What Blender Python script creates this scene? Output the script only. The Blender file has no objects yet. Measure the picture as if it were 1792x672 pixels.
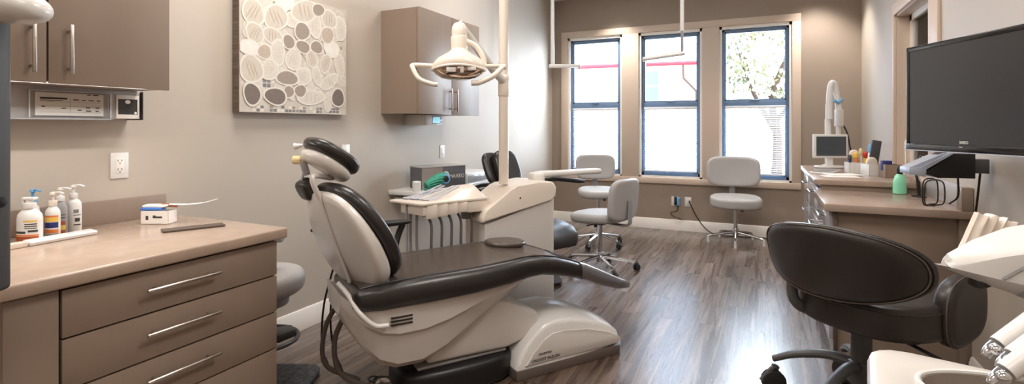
import bpy, bmesh, math, random
from mathutils import Vector, Matrix, Euler
PI = math.pi
R = math.radians
C = bpy.context.scene.collection
rnd = random.Random(7)

# ------------------------------------------------------------------ materials
def lin(c):
    return tuple(((x/255)/12.92 if x/255 <= .04045 else ((x/255+.055)/1.055)**2.4) for x in c)

def mat(name, rgb, rough=.5, metal=0., spec=.5, var=0., vscale=6., bump=0., bscale=200., coat=0., emit=None, trans=0., alpha=1., stretch=None):
    m = bpy.data.materials.new(name); m.use_nodes = True
    nt = m.node_tree; b = nt.nodes['Principled BSDF']
    col = (*lin(rgb), 1)
    b.inputs['Base Color'].default_value = col
    b.inputs['Roughness'].default_value = rough
    b.inputs['Metallic'].default_value = metal
    b.inputs['Specular IOR Level'].default_value = spec
    b.inputs['Coat Weight'].default_value = coat
    b.inputs['Coat Roughness'].default_value = .08
    b.inputs['Transmission Weight'].default_value = trans
    b.inputs['Alpha'].default_value = alpha
    if emit:
        b.inputs['Emission Color'].default_value = (*lin(emit[0]), 1)
        b.inputs['Emission Strength'].default_value = emit[1]
    if var or bump:
        tc = nt.nodes.new('ShaderNodeTexCoord'); mp = nt.nodes.new('ShaderNodeMapping')
        if stretch: mp.inputs['Scale'].default_value = stretch
        nt.links.new(tc.outputs['Object'], mp.inputs['Vector'])
    if var:
        n = nt.nodes.new('ShaderNodeTexNoise'); n.inputs['Scale'].default_value = vscale; n.inputs['Detail'].default_value = 5
        nt.links.new(mp.outputs['Vector'], n.inputs['Vector'])
        r = nt.nodes.new('ShaderNodeValToRGB')
        r.color_ramp.elements[0].position = .3; r.color_ramp.elements[1].position = .7
        r.color_ramp.elements[0].color = (*[c*(1-var) for c in col[:3]], 1)
        r.color_ramp.elements[1].color = (*[min(1, c*(1+var)) for c in col[:3]], 1)
        nt.links.new(n.outputs['Fac'], r.inputs['Fac']); nt.links.new(r.outputs['Color'], b.inputs['Base Color'])
    if bump:
        n2 = nt.nodes.new('ShaderNodeTexNoise'); n2.inputs['Scale'].default_value = bscale; n2.inputs['Detail'].default_value = 3
        nt.links.new(mp.outputs['Vector'], n2.inputs['Vector'])
        bp = nt.nodes.new('ShaderNodeBump'); bp.inputs['Strength'].default_value = bump; bp.inputs['Distance'].default_value = .004
        nt.links.new(n2.outputs['Fac'], bp.inputs['Height']); nt.links.new(bp.outputs['Normal'], b.inputs['Normal'])
    return m

def floor_mat():
    m = bpy.data.materials.new('wood_floor'); m.use_nodes = True
    nt = m.node_tree; b = nt.nodes['Principled BSDF']; L = nt.links.new
    tc = nt.nodes.new('ShaderNodeTexCoord')
    mp = nt.nodes.new('ShaderNodeMapping'); mp.inputs['Rotation'].default_value = (0, 0, R(90))
    L(tc.outputs['Object'], mp.inputs['Vector'])
    br = nt.nodes.new('ShaderNodeTexBrick')
    br.offset = .37; br.inputs['Scale'].default_value = 1
    br.inputs['Brick Width'].default_value = 1.22; br.inputs['Row Height'].default_value = .13
    br.inputs['Mortar Size'].default_value = .0015; br.inputs['Mortar Smooth'].default_value = .1
    br.inputs['Color1'].default_value = (0, 0, 0, 1); br.inputs['Color2'].default_value = (1, 1, 1, 1)
    br.inputs['Mortar'].default_value = (0, 0, 0, 1)
    L(mp.outputs['Vector'], br.inputs['Vector'])
    # grain stretched along the planks, shifted per plank
    mul = nt.nodes.new('ShaderNodeVectorMath'); mul.operation = 'MULTIPLY'; mul.inputs[1].default_value = (37, 91, 13)
    L(br.outputs['Color'], mul.inputs[0])
    mp2 = nt.nodes.new('ShaderNodeMapping'); mp2.inputs['Scale'].default_value = (1.1, 24, 1)
    L(mp.outputs['Vector'], mp2.inputs['Vector'])
    add = nt.nodes.new('ShaderNodeVectorMath'); add.operation = 'ADD'
    L(mp2.outputs['Vector'], add.inputs[0]); L(mul.outputs['Vector'], add.inputs[1])
    n1 = nt.nodes.new('ShaderNodeTexNoise'); n1.inputs['Scale'].default_value = 1.0; n1.inputs['Detail'].default_value = 6; n1.inputs['Roughness'].default_value = .65; n1.inputs['Distortion'].default_value = .6
    L(add.outputs['Vector'], n1.inputs['Vector'])
    rp = nt.nodes.new('ShaderNodeValToRGB'); e = rp.color_ramp.elements
    e[0].position = .3; e[0].color = (*lin((44, 34, 28)), 1)
    e[1].position = .74; e[1].color = (*lin((156, 136, 120)), 1)
    x = e.new(.46); x.color = (*lin((84, 68, 58)), 1)
    x = e.new(.58); x.color = (*lin((116, 98, 85)), 1)
    L(n1.outputs['Fac'], rp.inputs['Fac'])
    hs = nt.nodes.new('ShaderNodeMix'); hs.data_type = 'RGBA'; hs.blend_type = 'MULTIPLY'; hs.inputs[0].default_value = 1
    r2 = nt.nodes.new('ShaderNodeValToRGB')
    r2.color_ramp.elements[0].color = (.72, .70, .68, 1); r2.color_ramp.elements[1].color = (1.12, 1.1, 1.1, 1)
    L(br.outputs['Color'], r2.inputs['Fac'])
    L(rp.outputs['Color'], hs.inputs[6]); L(r2.outputs['Color'], hs.inputs[7])
    mm = nt.nodes.new('ShaderNodeMix'); mm.data_type = 'RGBA'; mm.inputs[7].default_value = (*lin((40, 32, 28)), 1)
    L(br.outputs['Fac'], mm.inputs[0]); L(hs.outputs[2], mm.inputs[6])
    L(mm.outputs[2], b.inputs['Base Color'])
    rr = nt.nodes.new('ShaderNodeMapRange'); rr.inputs[3].default_value = .2; rr.inputs[4].default_value = .36
    L(n1.outputs['Fac'], rr.inputs[0]); L(rr.outputs[0], b.inputs['Roughness'])
    bp = nt.nodes.new('ShaderNodeBump'); bp.inputs['Strength'].default_value = .12; bp.inputs['Distance'].default_value = .003
    L(n1.outputs['Fac'], bp.inputs['Height']); L(bp.outputs['Normal'], b.inputs['Normal'])
    b.inputs['Specular IOR Level'].default_value = .7; b.inputs['Coat Weight'].default_value = .5; b.inputs['Coat Roughness'].default_value = .22
    return m

def glass_mat(name, tint=(1, 1, 1), gloss=.06):
    m = bpy.data.materials.new(name); m.use_nodes = True
    nt = m.node_tree; nt.nodes.clear()
    o = nt.nodes.new('ShaderNodeOutputMaterial'); mx = nt.nodes.new('ShaderNodeMixShader')
    t = nt.nodes.new('ShaderNodeBsdfTransparent'); t.inputs[0].default_value = (*tint, 1)
    g = nt.nodes.new('ShaderNodeBsdfGlossy'); g.inputs['Roughness'].default_value = .02
    lw = nt.nodes.new('ShaderNodeLayerWeight'); lw.inputs[0].default_value = gloss*2
    nt.links.new(lw.outputs['Fresnel'], mx.inputs[0])
    nt.links.new(t.outputs[0], mx.inputs[1]); nt.links.new(g.outputs[0], mx.inputs[2]); nt.links.new(mx.outputs[0], o.inputs[0])
    return m

M = dict(
    wall=mat('wall_paint', (189, 178, 165), .55, bump=.06, bscale=240),
    wallb=mat('accent_wall_paint', (156, 140, 125), .55, bump=.06, bscale=240),
    ceil=mat('ceiling_paint', (232, 228, 222), .8, bump=.1, bscale=60),
    trim=mat('trim_paint', (238, 232, 224), .35, bump=.02, bscale=30),
    casing=mat('casing_paint', (206, 186, 168), .4, bump=.03, bscale=40),
    floor=floor_mat(),
    cab=mat('cabinet_laminate', (142, 124, 110), .38, var=.06, vscale=5, stretch=(1, 1, .15)),
    cabd=mat('cabinet_carcass', (88, 75, 66), .5, var=.05),
    cabg=mat('grey_gloss_drawer', (172, 172, 176), .16, coat=.5),
    top=mat('countertop_laminate', (172, 151, 134), .2, var=.07, vscale=14, bump=.02, bscale=300),
    topd=mat('desk_laminate', (164, 144, 130), .22, var=.07, vscale=10, stretch=(1, .2, 1)),
    dark=mat('dark_gap', (24, 20, 18), .7),
    steel=mat('brushed_steel', (200, 192, 184), .28, 1., bump=.05, bscale=400),
    chrome=mat('chrome', (214, 216, 220), .1, 1.),
    cream=mat('cream_plastic', (224, 212, 199), .3, coat=.3),
    white=mat('white_plastic', (226, 224, 221), .28, coat=.3),
    shell=mat('shell_plastic', (208, 202, 196), .3, coat=.35),
    gplast=mat('grey_plastic', (150, 148, 148), .4),
    dgrey=mat('dark_grey_plastic', (78, 77, 78), .38),
    black=mat('black_plastic', (26, 25, 26), .38),
    blackg=mat('glossy_black', (18, 18, 20), .14, coat=.4),
    leather=mat('brown_black_leather', (38, 34, 33), .28, bump=.18, bscale=260, coat=.15),
    seatl=mat('seat_leather', (74, 64, 57), .24, var=.12, vscale=9, bump=.15, bscale=240, coat=.12, stretch=(1, 3, 1)),
    leatherb=mat('espresso_leather', (44, 38, 36), .34, bump=.22, bscale=320, coat=.08),
    thread=mat('stitch_thread', (92, 82, 76), .7),
    vinyl=mat('light_grey_vinyl', (176, 173, 171), .42, bump=.08, bscale=220),
    rubber=mat('rubber', (30, 30, 32), .6),
    hose=mat('grey_hose', (104, 94, 88), .45),
    cable=mat('black_cable', (24, 22, 22), .5),
    frame=mat('blue_grey_window_frame', (104, 128, 158), .35),
    blind=mat('blind_slat', (238, 240, 244), .5),
    glass=glass_mat('window_glass'),
    acryl=glass_mat('clear_acrylic', (.99, .99, .99), .06),
    paper=mat('paper', (240, 236, 230), .7),
    ink=mat('ink', (60, 56, 54), .7),
    screen=mat('screen_glass', (74, 82, 90), .12, coat=.4),
    tvs=mat('tv_panel', (52, 52, 54), .22, coat=.2),
    cyan=mat('cyan_display', (70, 170, 190), .3, emit=((70, 170, 190), .35)),
    blue=mat('blue_plastic', (70, 120, 200), .4),
    lblue=mat('light_blue_plastic', (110, 170, 215), .35),
    navy=mat('navy_print', (40, 48, 110), .5),
    orange=mat('orange_print', (226, 124, 60), .5),
    rust=mat('rust_print', (170, 84, 44), .5),
    yellow=mat('yellow_print', (232, 190, 80), .5),
    beige=mat('beige_plastic', (222, 200, 150), .4),
    green=mat('green_mesh', (56, 150, 126), .6, var=.2, vscale=60),
    mint=mat('mint_soap', (150, 232, 196), .12, trans=.0, coat=.3),
    red=mat('red_plastic', (200, 50, 44), .4),
    boxg=mat('slate_box', (92, 92, 98), .55),
    boxl=mat('light_slate_box', (150, 140, 134), .55),
    silver=mat('silver_plastic', (190, 198, 216), .25, .3),
    clear=mat('clear_foot_cover', (120, 118, 120), .1, .45, spec=.7, coat=.7),
    speck=mat('speckled_rubber', (58, 58, 60), .7, var=.9, vscale=45),
    lens=mat('reflector', (190, 168, 150), .08, 1.),
    stripe=mat('linen_side', (120, 108, 98), .7, var=.3, vscale=8, stretch=(1, 1, 12)),
    pbase=mat('canvas_ground', (198, 188, 175), .6, var=.1, vscale=16, bump=.1, bscale=120),
    pl=mat('pebble_pale', (207, 199, 187), .6, var=.1, vscale=28, stretch=(1, 1, 5), bump=.1, bscale=150),
    pl2=mat('pebble_sand', (198, 188, 174), .6, var=.1, vscale=24, stretch=(1, 5, 1), bump=.1, bscale=150),
    pw=mat('pebble_white', (222, 216, 207), .6, var=.06, vscale=24),
    pm=mat('pebble_taupe', (152, 138, 126), .6, var=.1, vscale=40, stretch=(1, 1, 5)),
    pm2=mat('pebble_light_taupe', (182, 166, 150), .6, var=.1, vscale=40, stretch=(1, 1, 5)),
    pd=mat('pebble_brown', (116, 103, 95), .6, var=.12, vscale=40, stretch=(1, 1, 5)),
    pline=mat('pebble_outline', (218, 211, 200), .6),
    psl=mat('mosaic_slate', (120, 120, 122), .6, var=.2, vscale=40),
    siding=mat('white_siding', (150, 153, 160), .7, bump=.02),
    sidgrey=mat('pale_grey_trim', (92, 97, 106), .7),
    hwin=mat('house_window', (52, 60, 54), .4, spec=.3),
    redp=mat('red_pole', (122, 36, 42), .7, spec=.1),
    bark=mat('bark', (62, 48, 40), .8, spec=.1),
    leaf=mat('leaves_olive', (84, 82, 52), .7, spec=.2, var=.25, vscale=3),
    leaf2=mat('leaves_pale', (128, 132, 112), .7, spec=.2, var=.2, vscale=3),
    basin=mat('basin_enamel', (138, 126, 116), .12, coat=.6),
    column=mat('column_enamel', (64, 61, 59), .5),
    grnd=mat('outdoor_paving', (190, 190, 190), .8),
)

# ------------------------------------------------------------------ mesh helper
def catmull(pts, k=6, closed=False):
    P = [Vector(p) for p in pts]; n = len(P); out = []
    if n < 3 or k < 2: return P
    for i in range(n if closed else n-1):
        p0 = P[(i-1) % n] if closed or i > 0 else P[0]*2-P[1]
        p1, p2 = P[i], P[(i+1) % n]
        p3 = P[(i+2) % n] if closed or i+2 < n else P[-1]*2-P[-2]
        for j in range(k):
            t = j/k
            out.append(.5*((2*p1)+(p2-p0)*t+(2*p0-5*p1+4*p2-p3)*t*t+(3*p1-p0-3*p2+p3)*t**3))
    if not closed: out.append(P[-1])
    return out

class MB:
    def __init__(s, tr=None):
        s.bm = bmesh.new(); s.tr = tr or Matrix(); s.mi = 0
    def V(s, p): return s.bm.verts.new(s.tr @ Vector(p))
    def F(s, vs):
        try:
            f = s.bm.faces.new(vs); f.material_index = s.mi; return f
        except ValueError: return None
    def _bev(s, faces, bev, seg):
        es = list({e for f in faces if f for e in f.edges})
        r = bmesh.ops.bevel(s.bm, geom=es, offset=bev, segments=seg, affect='EDGES', profile=.5, clamp_overlap=True)
        for f in r['faces']: f.material_index = s.mi
    def box(s, x0, x1, y0, y1, z0, z1, bev=0, seg=2, rot=None):
        c = Vector(((x0+x1)/2, (y0+y1)/2, (z0+z1)/2))
        q = rot.to_matrix() if rot else Matrix.Identity(3)
        v = [s.V(c+q @ (Vector(p)-c)) for p in ((x0, y0, z0), (x1, y0, z0), (x1, y1, z0), (x0, y1, z0), (x0, y0, z1), (x1, y0, z1), (x1, y1, z1), (x0, y1, z1))]
        fs = [s.F([v[i] for i in f]) for f in ((0, 3, 2, 1), (4, 5, 6, 7), (0, 1, 5, 4), (1, 2, 6, 5), (2, 3, 7, 6), (3, 0, 4, 7))]
        if bev: s._bev(fs, bev, seg)
        return s
    def loft(s, rings, cap0=True, cap1=True, closed=True, loop=False):
        vr = [[s.V(p) for p in r] for r in rings]; n = len(vr[0])
        for i in range(len(vr) if loop else len(vr)-1):
            a, b = vr[i], vr[(i+1) % len(vr)]
            for j in range(n if closed else n-1):
                k = (j+1) % n; s.F([a[j], a[k], b[k], b[j]])
        if not loop:
            if cap0: s.F(vr[0][::-1])
            if cap1: s.F(vr[-1])
        return s
    def cyl(s, p0, p1, r0, r1=None, n=20, bev=0):
        r1 = r0 if r1 is None else r1
        p0, p1 = Vector(p0), Vector(p1); d = (p1-p0); L = d.length; q = d.to_track_quat('Z', 'Y')
        prof = [(r0, 0), (r1, L)]
        if bev: prof = [(r0-bev, 0), (r0-.3*bev, .3*bev), (r0, bev), (r1, L-bev), (r1-.3*bev, L-.3*bev), (r1-bev, L)]
        return s.loft([[p0+q @ Vector((r*math.cos(2*PI*j/n), r*math.sin(2*PI*j/n), z)) for j in range(n)] for r, z in prof])
    def lathe(s, prof, o=(0, 0, 0), axis=(0, 0, 1), n=28, sx=1, sy=1):
        o = Vector(o); q = Vector(axis).to_track_quat('Z', 'Y')
        return s.loft([[o+q @ Vector((max(r, 1e-4)*sx*math.cos(2*PI*j/n), max(r, 1e-4)*sy*math.sin(2*PI*j/n), z)) for j in range(n)] for r, z in prof])
    def tube(s, pts, r, n=10, k=6, closed=False, flat=1.):
        P = catmull(pts, k, closed); N = len(P); rings = []
        up = None
        for i, p in enumerate(P):
            a = P[(i-1) % N] if closed or i > 0 else P[0]; b = P[(i+1) % N] if closed or i < N-1 else P[-1]
            t = (b-a).normalized()
            if up is None:
                up = Vector((0, 0, 1)) if abs(t.z) < .9 else Vector((1, 0, 0))
            side = t.cross(up).normalized(); up = side.cross(t).normalized()
            rr = r(i/(N-1)) if callable(r) else r
            rings.append([p+side*rr*math.cos(2*PI*j/n)+up*rr*flat*math.sin(2*PI*j/n) for j in range(n)])
        return s.loft(rings, loop=closed)
    def prism(s, poly, lo, hi, ax='y', bev=0, seg=2):
        def P(a, b, c):
            return {'y': (a, c, b), 'x': (c, a, b), 'z': (a, b, c)}[ax]
        A = [s.V(P(a, b, lo)) for a, b in poly]; B = [s.V(P(a, b, hi)) for a, b in poly]
        fs = [s.F(A), s.F(B[::-1])]
        for i in range(len(A)):
            j = (i+1) % len(A); fs.append(s.F([A[i], B[i], B[j], A[j]]))
        if bev: s._bev(fs, bev, seg)
        return s
    def cushion(s, out, t, r, fn=None, dome=0., under=0.):
        """out: closed outline (list of x,y about the origin); pad of thickness t with rounded rim r, domed top."""
        fn = fn or (lambda x, y, z: (x, y, z))
        Rm = min(math.hypot(x, y) for x, y in out)
        def ring(inset, z, dm):
            k = 1-inset/Rm
            return [fn(x*k, y*k, z+dm) for x, y in out]
        rings = []
        f = lambda k: (1-k*k)
        for k in (.02, .3, .6, .85): rings.append([fn(x*k*(1-r/Rm), y*k*(1-r/Rm), -under*f(k)) for x, y in out])
        for a in range(0, 91, 18): rings.append(ring(r-r*math.sin(R(a)), r-r*math.cos(R(a)), 0))
        for a in range(0, 91, 18): rings.append(ring(r-r*math.cos(R(a)), t-r+r*math.sin(R(a)), 0))
        for k in (.85, .6, .3, .02): rings.append([fn(x*k*(1-r/Rm), y*k*(1-r/Rm), t+dome*f(k)) for x, y in out])
        return s.loft(rings)
    def ball(s, c, rx, ry=None, rz=None, n=16, m=10):
        ry = ry or rx; rz = rz or rx; c = Vector(c)
        return s.loft([[c+Vector((rx*math.sin(PI*i/m)*math.cos(2*PI*j/n), ry*math.sin(PI*i/m)*math.sin(2*PI*j/n), -rz*math.cos(PI*i/m))) if 0 < i < m else c+Vector((1e-4*math.cos(2*PI*j/n), 1e-4*math.sin(2*PI*j/n), -rz*math.cos(PI*i/m))) for j in range(n)] for i in range(m+1)])
    def build(s, name, m, parent=None, sharp=32, loc=None, rot=None):
        me = bpy.data.meshes.new(name)
        bmesh.ops.recalc_face_normals(s.bm, faces=s.bm.faces[:])
        for f in s.bm.faces: f.smooth = True
        for e in s.bm.edges:
            if len(e.link_faces) != 2 or e.calc_face_angle(0) > R(sharp): e.smooth = False
        s.bm.to_mesh(me); s.bm.free()
        for x in (m if isinstance(m, (list, tuple)) else [m]): me.materials.append(x)
        o = bpy.data.objects.new(name, me); C.objects.link(o)
        if parent: o.parent = parent
        if loc: o.location = loc
        if rot: o.rotation_euler = rot
        return o

def sup(a, b, e=2.6, n=48):
    o = []
    for i in range(n):
        t = 2*PI*i/n; c, q = math.cos(t), math.sin(t)
        o.append((a*math.copysign(abs(c)**(2/e), c), b*math.copysign(abs(q)**(2/e), q)))
    return o

def tag(o, label, cat, group=None, kind=None):
    o['label'] = label; o['category'] = cat
    if group: o['group'] = group
    if kind: o['kind'] = kind
    return o
def thing(name, label, cat, loc=(0, 0, 0), rz=0, group=None, rot=None):
    o = bpy.data.objects.new(name, None); C.objects.link(o); o.empty_display_size = .1
    o.location = loc; o.rotation_euler = rot or (0, 0, R(rz))
    return tag(o, label, cat, group)
def struct(o, label, cat='room'):
    o['kind'] = 'structure'; return tag(o, label, cat)
def lettering(txt, size, m, parent, loc, rot, name='lettering', ext=.0006, align='LEFT'):
    cu = bpy.data.curves.new('t', 'FONT'); cu.body = txt; cu.size = size; cu.extrude = ext; cu.align_x = align; cu.resolution_u = 2
    t = bpy.data.objects.new('t', cu); C.objects.link(t)
    bpy.context.view_layer.update()
    me = bpy.data.meshes.new_from_object(t.evaluated_get(bpy.context.evaluated_depsgraph_get()))
    bpy.data.objects.remove(t); me.materials.clear(); me.materials.append(m); me.name = name
    o = bpy.data.objects.new(name, me); C.objects.link(o); o.parent = parent; o.location = loc; o.rotation_euler = rot
    return o
def copy_tree(o, parent=None):
    c = o.copy(); C.objects.link(c)
    if parent: c.parent = parent
    for ch in list(o.children): copy_tree(ch, c)
    return c

# ------------------------------------------------------------------ room
XL, XR, YB, YF, H = -2.68, .95, 6.84, -1.6, 3.05
YAW = 25.8
struct(MB().box(XL-.2, XR+1.4, YF-.2, YB+.2, -.1, 0).build('floor', M['floor']), 'dark greyish brown wood plank floor', 'floor')
struct(MB().box(XL-.2, XR+1.4, YF-.2, YB+.2, H, H+.1).build('ceiling', M['ceil']), 'white ceiling', 'ceiling')
struct(MB().box(XL-.15, XL, YF-.15, YB+.15, 0, H).build('wall_left', M['wall']), 'long warm grey wall behind the dental chair', 'wall')
struct(MB().box(XL, XR+1.4, YF-.15, YF, 0, H).build('wall_front', M['wall']), 'grey wall behind the viewer', 'wall')
WIN = [(-2.449, -1.695), (-1.478, -.700), (-.503, .277)]
WZ0, WZ1 = .655, 2.515
b = MB()
xs = [XL] + [x for w in WIN for x in w] + [XR+1.4]
for i in range(0, len(xs), 2): b.box(xs[i], xs[i+1], YB, YB+.15, 0, H)
for x0, x1 in WIN: b.box(x0, x1, YB, YB+.15, 0, WZ0); b.box(x0, x1, YB, YB+.15, WZ1, H)
struct(b.build('wall_back', M['wallb']), 'taupe back wall with three tall windows', 'wall')
OY0, OY1, OZ0, OZ1 = 4.15, 5.15, .96, 2.2
b = MB()
b.box(XR, XR+.15, YF, OY0, 0, H); b.box(XR, XR+.15, OY1, YB, 0, H)
b.box(XR, XR+.15, OY0, OY1, 0, OZ0); b.box(XR, XR+.15, OY0, OY1, OZ1, H)
struct(b.build('wall_right', M['wall']), 'pale grey right wall behind the television', 'wall')
struct(MB().box(XR+1.25, XR+1.4, YF, YB, 0, H).build('wall_corridor', M['wall']), 'pale corridor wall seen through the interior window', 'wall')

def skirting(name, p, label):
    b = MB(); b.prism([(0, 0), (.016, 0), (.016, .1), (.012, .108), (.012, .118), (.006, .13), (0, .132)], 0, p[3], 'y')
    o = b.build(name, M['trim'], loc=(p[0], p[1], 0), rot=(0, 0, R(p[2]))); struct(o, label, 'baseboard')
skirting('baseboard_left', (XL, YF, 0, YB-YF), 'white moulded baseboard along the left wall')
skirting('baseboard_back', (XL, YB, -90, XR-XL), 'white moulded baseboard under the windows')
skirting('baseboard_right', (XR, 3.42, 180, 3.42-YF), 'beige baseboard below the television')
# casing round the three windows
b = MB(); y0, y1 = YB-.022, YB
b.box(-2.54, .368, y0, y1, WZ1, WZ1+.085, .004)
b.box(-2.54, .368, y0-.01, y1, WZ0-.075, WZ0, .006)
for x0, x1 in ((-2.54, -2.449), (-1.695, -1.478), (-.700, -.503), (.277, .368)): b.box(x0, x1, y0, y1, WZ0, WZ1, .003)
struct(b.build('trim_1', M['casing']), 'beige casing surrounding the three back windows', 'window trim')
for i, (x0, x1) in enumerate(WIN):
    w = bpy.data.objects.new('window_%d' % (i+1), None); C.objects.link(w); w.location = ((x0+x1)/2, YB, WZ0)
    struct(w, ('left window with the red pole outside', 'middle window with a house wall outside', 'right window with a tree outside')[i], 'window')
    h = WZ1-WZ0; a = (x1-x0)/2
    f = MB()  # white jamb liner
    f.box(-a, -a+.028, 0, .12, 0, h); f.box(a-.028, a, 0, .12, 0, h); f.box(-a, a, 0, .12, h-.035, h); f.box(-a, a, 0, .12, 0, .02)
    f.build('jamb', M['trim'], w)
    f = MB(); a -= .028; t = .03; zm = 1.585-WZ0; h -= .035
    f.box(-a, -a+t, .05, .1, .02, h, .004); f.box(a-t, a, .05, .1, .02, h, .004); f.box(-a, a, .05, .1, h-t, h, .004); f.box(-a, a, .05, .1, .02, .02+t+.012, .004)
    f.build('frame', M['frame'], w)
    f = MB(); f.box(-a+t, a-t, .042, .09, zm-.03, zm+.03, .005); f.box(-.05, .05, .03, .05, zm+.028, zm+.04, .003)
    f.build('meeting_rail', M['frame'], w)
    f = MB(); u = a-t
    for q0, q1 in ((.02+t+.012, zm-.03), (zm+.03, h-t)):
        f.box(-u, -u+.016, .055, .085, q0, q1); f.box(u-.016, u, .055, .085, q0, q1); f.box(-u, u, .055, .085, q1-.016, q1); f.box(-u, u, .055, .085, q0, q0+.02)
    f.build('sash', M['frame'], w)
    g = MB(); g.box(-u, u, .068, .072, .07, zm); g.box(-u, u, .068, .072, zm, h-t); g.build('pane', M['glass'], w)
    bl = thing('window_blind', ('white slatted blind over the lower half of the left window', 'white slatted blind over the lower half of the middle window', 'white slatted blind over the lower half of the right window')[i], 'blind', ((x0+x1)/2, YB, WZ0), 0, 'blinds on the lower sashes')
    q = MB(); q.box(-u+.006, u-.006, .012, .042, zm-.066, zm-.032, .004); q.build('headrail', M['blind'], bl)
    q = MB(); z = .1
    while z < zm-.075:
        q.box(-u+.008, u-.008, .014, .04, z, z+.0012, rot=Euler((R(-22), 0, 0))); z += .0215
    q.build('slats', M['blind'], bl)
    q = MB(); q.box(-u+.008, u-.008, .016, .038, .074, .09, .003); q.build('bottom_rail', M['blind'], bl)
    for x in (-u*.7, u*.7): MB().cyl((x, .013, .08), (x, .013, zm-.04), .0012, n=6).build('ladder_cord', M['blind'], bl)
# interior window in the right wall
w = bpy.data.objects.new('window_4', None); C.objects.link(w); w.location = (XR, 0, 0); struct(w, 'interior window with beige casing beside the television', 'window')
b = MB(); b.box(-.02, .0, OY0-.2, OY0, OZ0-.1, OZ1+.09, .003); b.box(-.02, 0, OY1, OY1+.05, OZ0-.1, OZ1+.09, .003); b.box(-.02, 0, OY0, OY1, OZ1, OZ1+.09, .003); b.box(-.02, 0, OY0, OY1, OZ0-.1, OZ0, .003)
b.build('casing', M['casing'], w)
b = MB(); b.box(0, .15, OY0, OY0+.015, OZ0, OZ1); b.box(0, .15, OY1-.015, OY1, OZ0, OZ1); b.box(0, .15, OY0, OY1, OZ1-.015, OZ1); b.box(0, .15, OY0, OY1, OZ0, OZ0+.015)
b.build('jamb', M['casing'], w)
b = MB(); b.box(.085, .125, OY0+.015, OY0+.06, OZ0, OZ1); b.box(.085, .125, OY1-.075, OY1-.015, OZ0, OZ1); b.box(.085, .125, OY0, OY1, OZ1-.06, OZ1-.015); b.box(.085, .125, OY0, OY1, OZ0+.015, OZ0+.06)
b.build('sash', M['trim'], w)
MB().box(.1, .105, OY0+.05, OY1-.06, OZ0+.05, OZ1-.05).build('pane', M['glass'], w)

# ------------------------------------------------------------------ outside
struct(MB().box(-12, 12, YB+.3, 24, -.3, -.2).build('ground_exterior', M['grnd']), 'pale paved ground outside', 'ground')
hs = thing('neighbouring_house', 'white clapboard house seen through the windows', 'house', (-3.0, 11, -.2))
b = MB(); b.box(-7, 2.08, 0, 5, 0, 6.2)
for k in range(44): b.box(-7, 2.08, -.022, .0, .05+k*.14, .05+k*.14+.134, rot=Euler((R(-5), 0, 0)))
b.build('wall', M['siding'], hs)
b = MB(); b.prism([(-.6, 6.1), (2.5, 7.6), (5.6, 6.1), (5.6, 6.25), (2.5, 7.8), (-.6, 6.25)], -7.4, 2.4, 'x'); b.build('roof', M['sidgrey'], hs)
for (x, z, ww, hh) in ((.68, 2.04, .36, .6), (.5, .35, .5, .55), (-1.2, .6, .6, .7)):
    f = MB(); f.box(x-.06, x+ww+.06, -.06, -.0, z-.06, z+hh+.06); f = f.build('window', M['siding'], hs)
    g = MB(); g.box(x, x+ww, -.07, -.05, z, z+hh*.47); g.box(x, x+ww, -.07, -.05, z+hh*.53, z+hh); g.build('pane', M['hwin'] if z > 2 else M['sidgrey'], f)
po = thing('red_pole', 'pale red horizontal pole with a bent brown bracket outside the windows', 'pole', (-1.9, 9.2, 0))
MB().tube([(-1.6, 0, 2.40), (.9, 0, 2.37)], .035, k=1).build('bar', M['redp'], po)
MB().tube([(.65, 0, 2.38), (.66, 0, 2.12), (.86, 0, 1.9), (.87, 0, 1.7)], .022, k=1).build('bracket', M['bark'], po)
for x in (-1.6, .98): MB().cyl((x, 0, -.2), (x, 0, 2.42), .04).build('post', M['siding'], po)
tr = thing('street_tree', 'pale leafy tree outside the right window', 'tree', (.2, 13, -.2))
b = MB(); b.tube([(0, 0, 0), (.05, 0, 1.2), (-.05, .1, 2.2), (.35, 0, 3.3)], lambda t: .13-.08*t); b.tube([(0, 0, 1.4), (-.5, 0, 2.4), (-.8, .2, 3.4)], lambda t: .07-.05*t); b.tube([(0, 0, 1.6), (.6, .1, 2.4), (1.1, 0, 3.2)], lambda t: .06-.04*t); b.build('trunk', M['bark'], tr)
b = MB()
for k in range(2600):
    a = rnd.uniform(0, 2*PI); z = rnd.uniform(-1, 1); q = rnd.uniform(.25, 1)**.5
    s_ = math.sqrt(1-z*z); c = Vector((q*1.08*s_*math.cos(a), q*1.2*s_*math.sin(a), 3.0+q*1.35*z))
    if (math.sin(c.x*4.1)+math.sin(c.z*5.3+1)+math.sin(c.x*2+c.z*3)) < -.7: continue
    e = Euler((rnd.uniform(0, 6), rnd.uniform(0, 6), rnd.uniform(0, 6))).to_matrix(); s1 = rnd.uniform(.04, .085)
    b.mi = 0 if rnd.random() < .5 else 1
    b.F([b.V(c+e @ Vector(v)) for v in ((-s1, 0, 0), (0, -s1*.5, 0), (s1, 0, 0), (0, s1*.5, .01))])
b.build('foliage', [M['leaf'], M['leaf2']], tr)

# ------------------------------------------------------------------ left side: cabinets and counter
def bar_handle(name, parent, p0, p1, off, r=.006, m='steel'):
    """bar between p0 and p1 standing off a face by vector off."""
    p0, p1, off = Vector(p0), Vector(p1), Vector(off); d = (p1-p0)
    b = MB(); b.cyl(p0+off, p1+off, r, n=14, bev=.002)
    for t in (.13, .87): q = p0+d*t; b.cyl(q, q+off, r*.75, n=10)
    return b.build(name, M[m], parent)

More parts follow.
